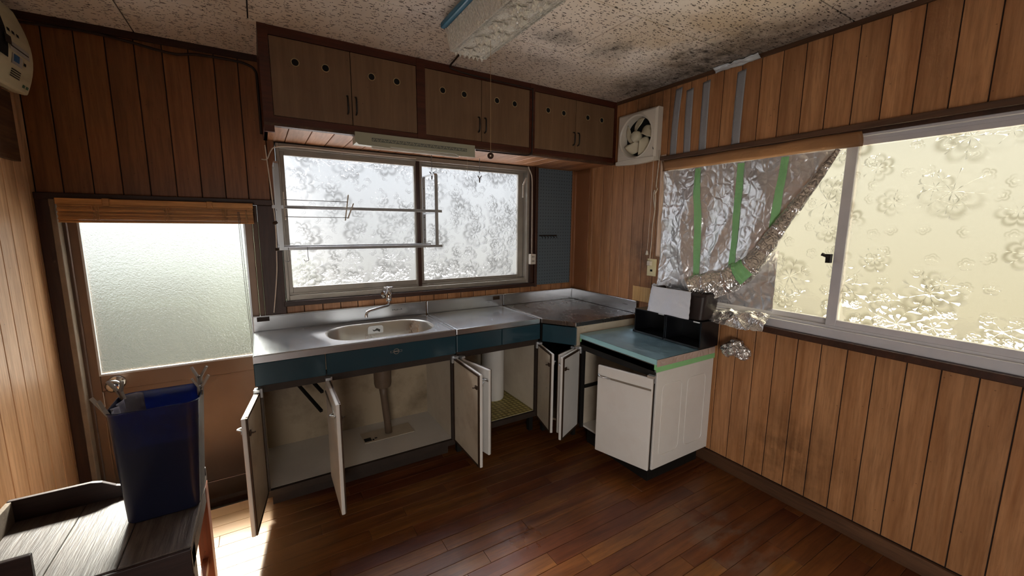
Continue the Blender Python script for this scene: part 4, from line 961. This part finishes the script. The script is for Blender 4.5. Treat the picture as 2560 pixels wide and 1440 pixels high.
def chains():
    for x, lab in ((.937, 'chain with a clip hanging at the end frame of the dish rack'), (1.268, 'chain with a metal clip hanging free before the window pane')):
        t = thing('chain_clip', (x, 2.50, 1.69), lab, 'chain'); z = 1.826; k = 0
        while z > 1.728:
            m = MB(); a = (1, 0, 0) if k % 2 else (0, 1, 0); A = Vector(a)
            pts = [Vector((x, 2.50, z-.007))+A*.0035*math.cos(q*math.pi/5)+Vector((0,0,.0085*math.sin(q*math.pi/5))) for q in range(10)]
            m.tube(pts, .0011, 5, True).build('chain_link', MAT['wire'], t, smooth=True); z -= .0125; k += 1
        for s in (-1, 1): MB().bar((x+s*.014, 2.50, 1.716), (x+s*.002, 2.50, 1.70), .009, .003, (1,0,0)).bar((x+s*.002, 2.50, 1.70), (x+s*.0005, 2.50, 1.672), .007, .003, (1,0,0)).build('clip_jaw', MAT['rust_metal'], t)
chains()
def faucet():
    c = Vector((.652, D-.036, .965)); t = thing('wall_tap', (.652, D-.03, .93), 'chrome wall tap with long swan spout over the sink', 'tap')
    MB().lathe([(.024, 0), (.026, .004), (.014, .012), (.0125, .075)], (.652, D-.035, .955), NY, 20).build('wall_pipe', MAT['chrome'], t, smooth=True, angle=40)
    MB().lathe([(.015, -.03), (.017, -.02), (.02, 0), (.0175, .02), (.011, .028), (.008, .05)], (.652, D-.125, .955), Z, 20).build('tap_body', MAT['chrome'], t, smooth=True)
    MB().tube(smooth([(.652, D-.125, .925), (.647, D-.135, .905), (.62, D-.16, .902), (.53, D-.235, .902), (.498, D-.262, .90), (.485, D-.272, .888), (.483, D-.275, .868)]), .0085, 12).build('spout', MAT['chrome'], t, smooth=True)
    m = MB()
    for a in (0, math.pi/2): m.tube([Vector((.652, D-.125, 1.008))+Vector((math.cos(a), math.sin(a), 0))*s*.027 for s in (-1, -.6, 0, .6, 1)], [.006, .0045, .006, .0045, .006], 8)
    m.build('cross_handle', MAT['chrome'], t, smooth=True)
faucet()
def pegboard_thing():
    t = thing('pegboard', (2.0, D-.01, .932), 'grey blue pegboard panel on the back wall beside the window', 'pegboard')
    MB().box(1.834, 2.166, D-.014, D-.001, .932, 1.826).build('panel', MAT['pegboard'], t, bevel=.001)
    h = thing('hook_rail', (1.95, D-.03, 1.31), 'small dark row of hooks on the pegboard', 'hook rail')
    MB().box(1.852, 2.02, D-.022, D-.0145, 1.312, 1.322).build('rail', MAT['handle_black'], h)
    for k in range(6): MB().tube([(1.865+k*.028, D-.018, 1.316), (1.865+k*.028, D-.036, 1.31), (1.865+k*.028, D-.04, 1.298), (1.865+k*.028, D-.048, 1.306)], .002, 6).build('hook', MAT['handle_black'], h)
    def paper(u, v):
        s = u*.21; x = 2.168+min(s, .038); y = D-.016-max(0, s-.038); w = .004*math.sin(v*9+u*5)*u
        return (min(x, W-.003)-abs(w)*.6-.002*max(0, u-.2), y, .885+.945*v)
    MB().sheet(paper, 16, 24).build('kraft_paper_strip', MAT['kraft_paper'], None, smooth=True, solid=.001, label='brown kraft paper strip pasted in the wall corner by the pegboard', cat='paper strip')
    MB().box(W-.009, W-.001, 1.83, 1.985, .884, .985).build('plywood_scrap', MAT['plywood_scrap'], None, label='pale speckled board scrap behind the corner counter backsplash', cat='board', bevel=.001)
pegboard_thing()

# ---------------------------------------------------------------- things by the side window
XS = 2.168
EDGE = [(1.735, 1.01), (1.60, 1.005), (1.47, 1.03), (1.264, 1.115), (1.147, 1.21), (1.033, 1.40), (.916, 1.585), (.832, 1.725)]
def edge_z(y):
    for (a, za), (b, zb) in zip(EDGE, EDGE[1:]):
        if b <= y <= a: return za+(zb-za)*(a-y)/(a-b)
    return EDGE[-1][1] if y < EDGE[-1][0] else EDGE[0][1]
def foil_x(y, z):
    p = (y, z, 0); amp = .015+.010*max(0, min(1, (1.75-z)*1.4))
    return XS-.010*math.sin((y*1.1+z*.35)*15) - amp*fold((y*1.0, z*.45, 0), 5.0, 1) - .006*fold((y, z*.6, 0), 11, 2) - .0016*fold(p, 30, 3)
def foil():
    t = thing('foil_curtain', (XS, 1.4, .99), 'large crinkled aluminium foil sheet taped over the side window', 'foil sheet')
    def f(u, v):
        y = 1.735-(1.735-.835)*u; zb = edge_z(y); z = 1.728-(1.728-zb)*v
        return (foil_x(y, z), y+.006*fold((0, y, z), 7, 6), z)
    MB().sheet(f, 150, 110).build('sheet', MAT['foil'], t, smooth=True)
    for (yt, yb, wd) in ((1.502, 1.47, .038), (1.262, 1.262, .036), (1.042, 1.075, .034)):
        def g(u, v):
            zt = 1.722; zb = edge_z((yt+yb)/2)+.005; z = zt-(zt-zb)*v; y = yt+(yb-yt)*v+(.5-u)*wd
            return (foil_x(y, z)-.0025, y, z)
        MB().sheet(g, 5, 70).build('masking_tape', MAT['green_tape'], t, smooth=True)
    path = [Vector((XS-.03, y, z)) for y, z in EDGE[2:]]; path = smooth(path, 12); n = len(path)
    def roll(u, v):
        i = min(n-1, int(u*(n-1))); p = path[i]; q = path[min(i+1, n-1)]-path[max(i-1, 0)]; q.normalize(); a = 2*math.pi*v
        s = Vector((0, -q.z, q.y)); R = (.058*(1-u)**1.2+.009)*(1+.35*fold((p.y*1.3, p.z*1.3, math.cos(a)*.2+math.sin(a)*.13), 9, 4)*.7+.18*fold((p.y, p.z, a*.05), 26, 5))
        return p+Vector((1,0,0))*math.cos(a)*R*.55+s*math.sin(a)*R
    MB().sheet(roll, 110, 40).build('rolled_edge', MAT['foil_crumpled'], t, smooth=True)
    def gr(u, v):
        q = Vector(roll(.28+.10*u, .35+.42*v)); i = int((.28+.10*u)*(n-1)); return path[i]+(q-path[i])*1.06
    MB().sheet(gr, 10, 18).build('masking_tape', MAT['green_tape'], t, smooth=True)
    def lo(u, v):
        y = 1.40-.345*u; z = .972+.31*v*(.45+.55*u); return (W-.012-.010*fold((y, z, 0), 6, 8)-.004*fold((y, z, 1), 20, 9), y, z)
    MB().sheet(lo, 60, 40).build('foil_offcut', MAT['foil'], None, smooth=True, label='dark reflecting foil piece stuck on the lower window pane behind the tub', cat='foil piece')
    def sill(u, v):
        y = 1.36-.30*u; x = W-.002-.10*v*(1-.5*abs(u-.4)); z = .905+.02*(1-v)-.05*v*v+.02*u*(1-v)
        k = fold((y*1.2, x*1.2, z), 13, 12); return (x-.010*k, y+.006*fold((x, y, 3), 21, 4), z+.014*k+.006*fold((y, x, 2), 33, 7))
    MB().sheet(sill, 60, 30).build('sill_foil', MAT['foil_crumpled'], None, smooth=True, label='crumpled foil lining on the window sill next to the tub', cat='foil piece')
    bm = bmesh.new(); bmesh.ops.create_icosphere(bm, subdivisions=5, radius=1)
    for v in bm.verts:
        d = v.co.normalized(); r = 1+.34*fold(tuple(d), 1.9, 3)+.16*fold(tuple(d), 4.5, 5)+.08*fold(tuple(d), 11, 6); q = d*r
        v.co = Vector((q.x*.030, q.y*.058, q.z*.034+(-.016 if abs(q.y) > .55 else 0)*1.0))
    me = bpy.data.meshes.new('foil_wrap'); bm.to_mesh(me); bm.free(); me.materials.append(MAT['foil_crumpled']); me.polygons.foreach_set('use_smooth', [True]*len(me.polygons))
    b = thing('wrapped_gas_tap', (W, 1.208, .74), 'gas tap on the plank wall wrapped in crumpled foil', 'gas tap')
    link('foil_wrap', me, (W-.045, 1.208, .742), b); MB().lathe([(.02, 0), (.02, .01), (.011, .012), (.011, .045)], (W, 1.205, .728), NX, 14).build('tap_stub', MAT['black_frame'], b, smooth=True)
foil()
def tapes():
    for k, (yt, yb, zt, zb, lab) in enumerate(((1.712, 1.728, 2.215, 1.822, 'grey duct tape strip beside the fan, first of four on the plank wall'), (1.637, 1.632, 2.190, 1.822, 'grey duct tape strip, second of four counted from the fan'), (1.532, 1.53, 2.205, 1.824, 'grey duct tape strip, third of four counted from the fan'), (1.332, 1.336, 2.202, 1.826, 'grey duct tape strip standing apart, farthest of four from the fan'))):
        def f(u, v): 
            y = yt+(yb-yt)*v+.006*math.sin(math.pi*v)*(1 if k == 0 else .3)+(.5-u)*.046
            return (W-.0015-.0035*max(0, v-.72)*fold((u, v*3, k), 2.4, k)-.0006, y, zt-(zt-zb)*v+.006*(u-.5))
        MB().sheet(f, 4, 24).build('duct_tape', MAT['duct_tape'], None, smooth=True, solid=.0008, label=lab, cat='tape', group='duct tape strips over the side window')
    MB().sheet(lambda u, v: (W-.021+.001*math.sin(u*30), 1.792-1.015*u-.01*math.sin(v*2), 1.798-.062*v+.002*math.sin(u*17)), 50, 4).build('brown_tape', MAT['brown_tape'], None, smooth=True, solid=.001, label='wide brown packing tape along the top of the side window frame', cat='tape')
    MB().sheet(lambda u, v: (W-.008-.002*abs(math.sin(v*14)), 1.812-.042*u-.008*(1-v)*.5, 1.20+.64*v), 4, 40).build('pale_tape', MAT['pale_strip'], None, smooth=True, solid=.001, label='pale peeling strip on the side window jamb below the fan', cat='tape')
    def cs(u, v):
        y = 1.475-.24*u; return (W-.008-.03*v-.004*fold((u*3, v, 0), 2, 2), y, H-.028+.02*v+.006*fold((u*4, v, 1), 2, 4))
    MB().sheet(cs, 30, 6).build('plastic_strip', MAT['clear_strip'], None, smooth=True, solid=.001, label='glossy clear plastic strip patching the mouldy ceiling edge', cat='plastic strip')
tapes()
def storage():
    zt = .7215
    for k, (a, b, lab) in enumerate(((1.570, 1.805, 'black open storage box on the stand, nearer the corner counter'), (1.332, 1.566, 'black open storage box on the stand, nearer the side window'))):
        t = thing('storage_box', (2.12, (a+b)/2, zt), lab, 'storage box', 'black storage boxes on the stove stand'); x0, x1, h = 2.035, 2.198, .152
        bm = MAT['black_plastic']
        MB().box(x0, x1, a, a+.007, zt, zt+h).build('side', bm, t, bevel=.001); MB().box(x0, x1, b-.007, b, zt, zt+h).build('side', bm, t, bevel=.001)
        MB().box(x0, x1, a+.007, b-.007, zt+h-.007, zt+h).build('top', bm, t, bevel=.001); MB().box(x0, x1, a+.007, b-.007, zt, zt+.007).build('bottom', bm, t, bevel=.001)
        MB().box(x1-.006, x1, a+.007, b-.007, zt+.007, zt+h-.007).build('back', bm, t); MB().box(x0-.014, x0, a, b, zt, zt+.012).build('front_lip', bm, t, bevel=.002)
        MB().box(x0-.0008, x0, a+.012, a+.052, zt+h-.007, zt+h-.0005).build('sticker', MAT['sticker_white'], t)
    zb = .8745; t = thing('plastic_tub', (2.12, 1.5, zb), 'dark brown plastic tub standing on the black storage boxes', 'tub'); cx, cy = 2.118, 1.505
    def lp(hx, hy, z, r=.03): return [(x, y, z) for x, y in rrect(cx, cy, hx, hy, r, 6)]
    MB().loft([lp(.064, .150, zb), lp(.070, .158, zb+.006), lp(.078, .172, zb+.135), lp(.084, .178, zb+.138), lp(.086, .181, zb+.15), lp(.083, .178, zb+.156), lp(.075, .169, zb+.15), lp(.066, .15, zb+.012)], cap0=True, cap1=True).build('body', MAT['tub_plastic'], t, smooth=True, fix=True, angle=40)
    def tw(u, v):                                           # paper towel draped over the rim and one end of the tub
        s = v*.29-.05; ztop = zb+.160+.02*max(0, .35-u)*2
        k = .5+.5*math.sin(u*16+1.0+v*2); w = max(0, s)
        if u < .3:                                          # round the end towards the corner counter
            a = (.3-u)/.3*math.pi*.5; y = 1.668+(.020+.045*w*3)*math.sin(a); x = 2.062-(.028+.03*w)*math.cos(a)
        else: y = 1.668-.262*(u-.3)/.7+.02*w*(1-u); x = 2.034-.03*w
        if s < 0: x, z = x-s*.85, ztop+s*.3
        else: z = ztop-s*(.86+.10*u)+.012*math.sin(u*11)*min(1, s*8)
        c = .009*k*min(1, w*9)+.004*fold((u*2, v*2, 2), 4.5, 6)
        z = max(z, zb+.0025+.004*k); return (x-c-.004, y, z)
    MB().sheet(tw, 60, 50).build('paper_towel', MAT['paper_towel'], None, smooth=True, solid=.0008, label='white embossed paper towel draped over the tub rim', cat='paper towel')
storage()

# ---------------------------------------------------------------- side table and bin
def side_table():
    zt = .45; x0, x1, y0, y1 = -.725, -.238, 1.412, 1.815
    t = thing('side_table', (-.48, 1.61, 0), 'worn dark wooden side table with raised rails in the near corner', 'side table')
    n = 3; w = (x1-x0)/n
    for k in range(n): slab('top_board', (x0+w*(k+.5), (y0+y1)/2, zt-.02), w-.0015, y1-y0, .02, .0015, X, Y, Z, MAT['table_wood'], t)
    bl = [(x0, y1, zt)]
    pts = [(x0-.012, zt-.03), (x0-.012, zt+.072), (-.545, zt+.072), (-.52, zt+.066), (-.485, zt+.042), (-.45, zt+.03), (-.41, zt+.028), (x1, zt+.028), (x1, zt-.03)]
    MB().extr([(x, y1, z) for x, z in pts], (0, .014, 0)).build('back_rail', MAT['table_dark'], t, fix=True, bevel=.002)
    MB().extr([(x0-.014, y, z) for y, z in ((y1, zt-.03), (y1, zt+.07), (1.62, zt+.07), (1.50, zt+.045), (y0, zt+.045), (y0, zt-.03))], (.014, 0, 0)).build('side_rail', MAT['weathered_board'], t, fix=True, bevel=.002)
    MB().extr([(x, y0-.014, z) for x, z in ((x0-.014, zt-.04), (x0-.014, zt+.118), (-.546, zt+.118), (-.547, zt+.0), (-.54, zt-.04))], (0, .014, 0)).build('front_rail', MAT['table_dark'], t, fix=True, bevel=.002)
    MB().box(-.545, x1, y0-.012, y0, zt-.09, zt-.004).build('front_apron', MAT['table_dark'], t, bevel=.002); MB().box(x1-.014, x1, y0, y1, zt-.075, zt-.02).build('side_apron', MAT['table_dark'], t)
    for x, y, mt in ((x0, y0, 'table_dark'), (x0, y1-.04, 'table_dark'), (x1-.04, y0, 'table_dark'), (x1-.038, y1-.055, 'table_red')):
        MB().box(x, x+.04, y, y+.055, 0, zt-.02).build('leg', MAT[mt], t, bevel=.002)
    MB().box(x1-.03, x1-.012, y0+.055, y1-.055, .12, .15).build('stretcher', MAT['table_red'], t)
side_table()
def waste_bin():
    z0, z1 = .4505, .822; t = thing('waste_bin', (-.325, 1.69, z0), 'dark blue rectangular waste bin standing on the side table', 'bin')
    def lp(cx, cy, hx, hy, z, r): return [(x, y, z) for x, y in rrect(cx, cy, hx, hy, r, 7)]
    MB().loft([lp(-.328, 1.693, .088, .078, z0, .02), lp(-.328, 1.693, .093, .083, z0+.006, .024), lp(-.322, 1.695, .113, .095, z1-.004, .035), lp(-.322, 1.695, .1155, .0975, z1, .036), lp(-.322, 1.695, .1125, .0945, z1+.001, .035), lp(-.322, 1.695, .110, .092, z1-.006, .034), lp(-.328, 1.693, .090, .080, z0+.01, .022)], cap0=True, cap1=True).build('body', MAT['bin_blue'], t, smooth=True, fix=True, angle=50)
    def bag(u, v):
        a = math.radians(115+105*u); x = -.322+.104*max(-1, min(1, 1.25*math.cos(a))); y = 1.695+.088*max(-1, min(1, 1.25*math.sin(a))); k = .006*math.sin(u*22)
        return (x+(-.322-x)*.06*(v*2)+k, y+(1.695-y)*.06*(v*2)+k*.5, z1-.004+.012*(1-v)*math.sin(u*9)*.4-.16*v)
    MB().sheet(bag, 40, 14).build('bin_liner', MAT['liner_grey'], None, smooth=True, solid=.0006, label='grey bag liner gathered inside the blue bin', cat='bag')
    for c, up, sd, lab in (((-.438, 1.622, .838), (-.35, -.1, .9), (-.55, .85, 0), 'grey clothes peg on the bin rim at its front corner by the wall'), ((-.43, 1.76, .842), (-.25, .1, .95), (-.8, .5, 0), 'grey clothes peg on the bin rim before the door knob'), ((-.222, 1.785, .845), (.05, .1, 1), (.95, -.3, 0), 'grey clothes peg on the bin rim, higher one of the sink side pair'), ((-.212, 1.70, .835), (.1, -.1, .95), (.9, .4, 0), 'grey clothes peg on the bin rim, lower one of the sink side pair')):
        peg('clothes_peg', c, up, sd, 'pin_grey', lab, 'clothes peg', .066, .55, 'clothes pegs on the bin')
waste_bin()
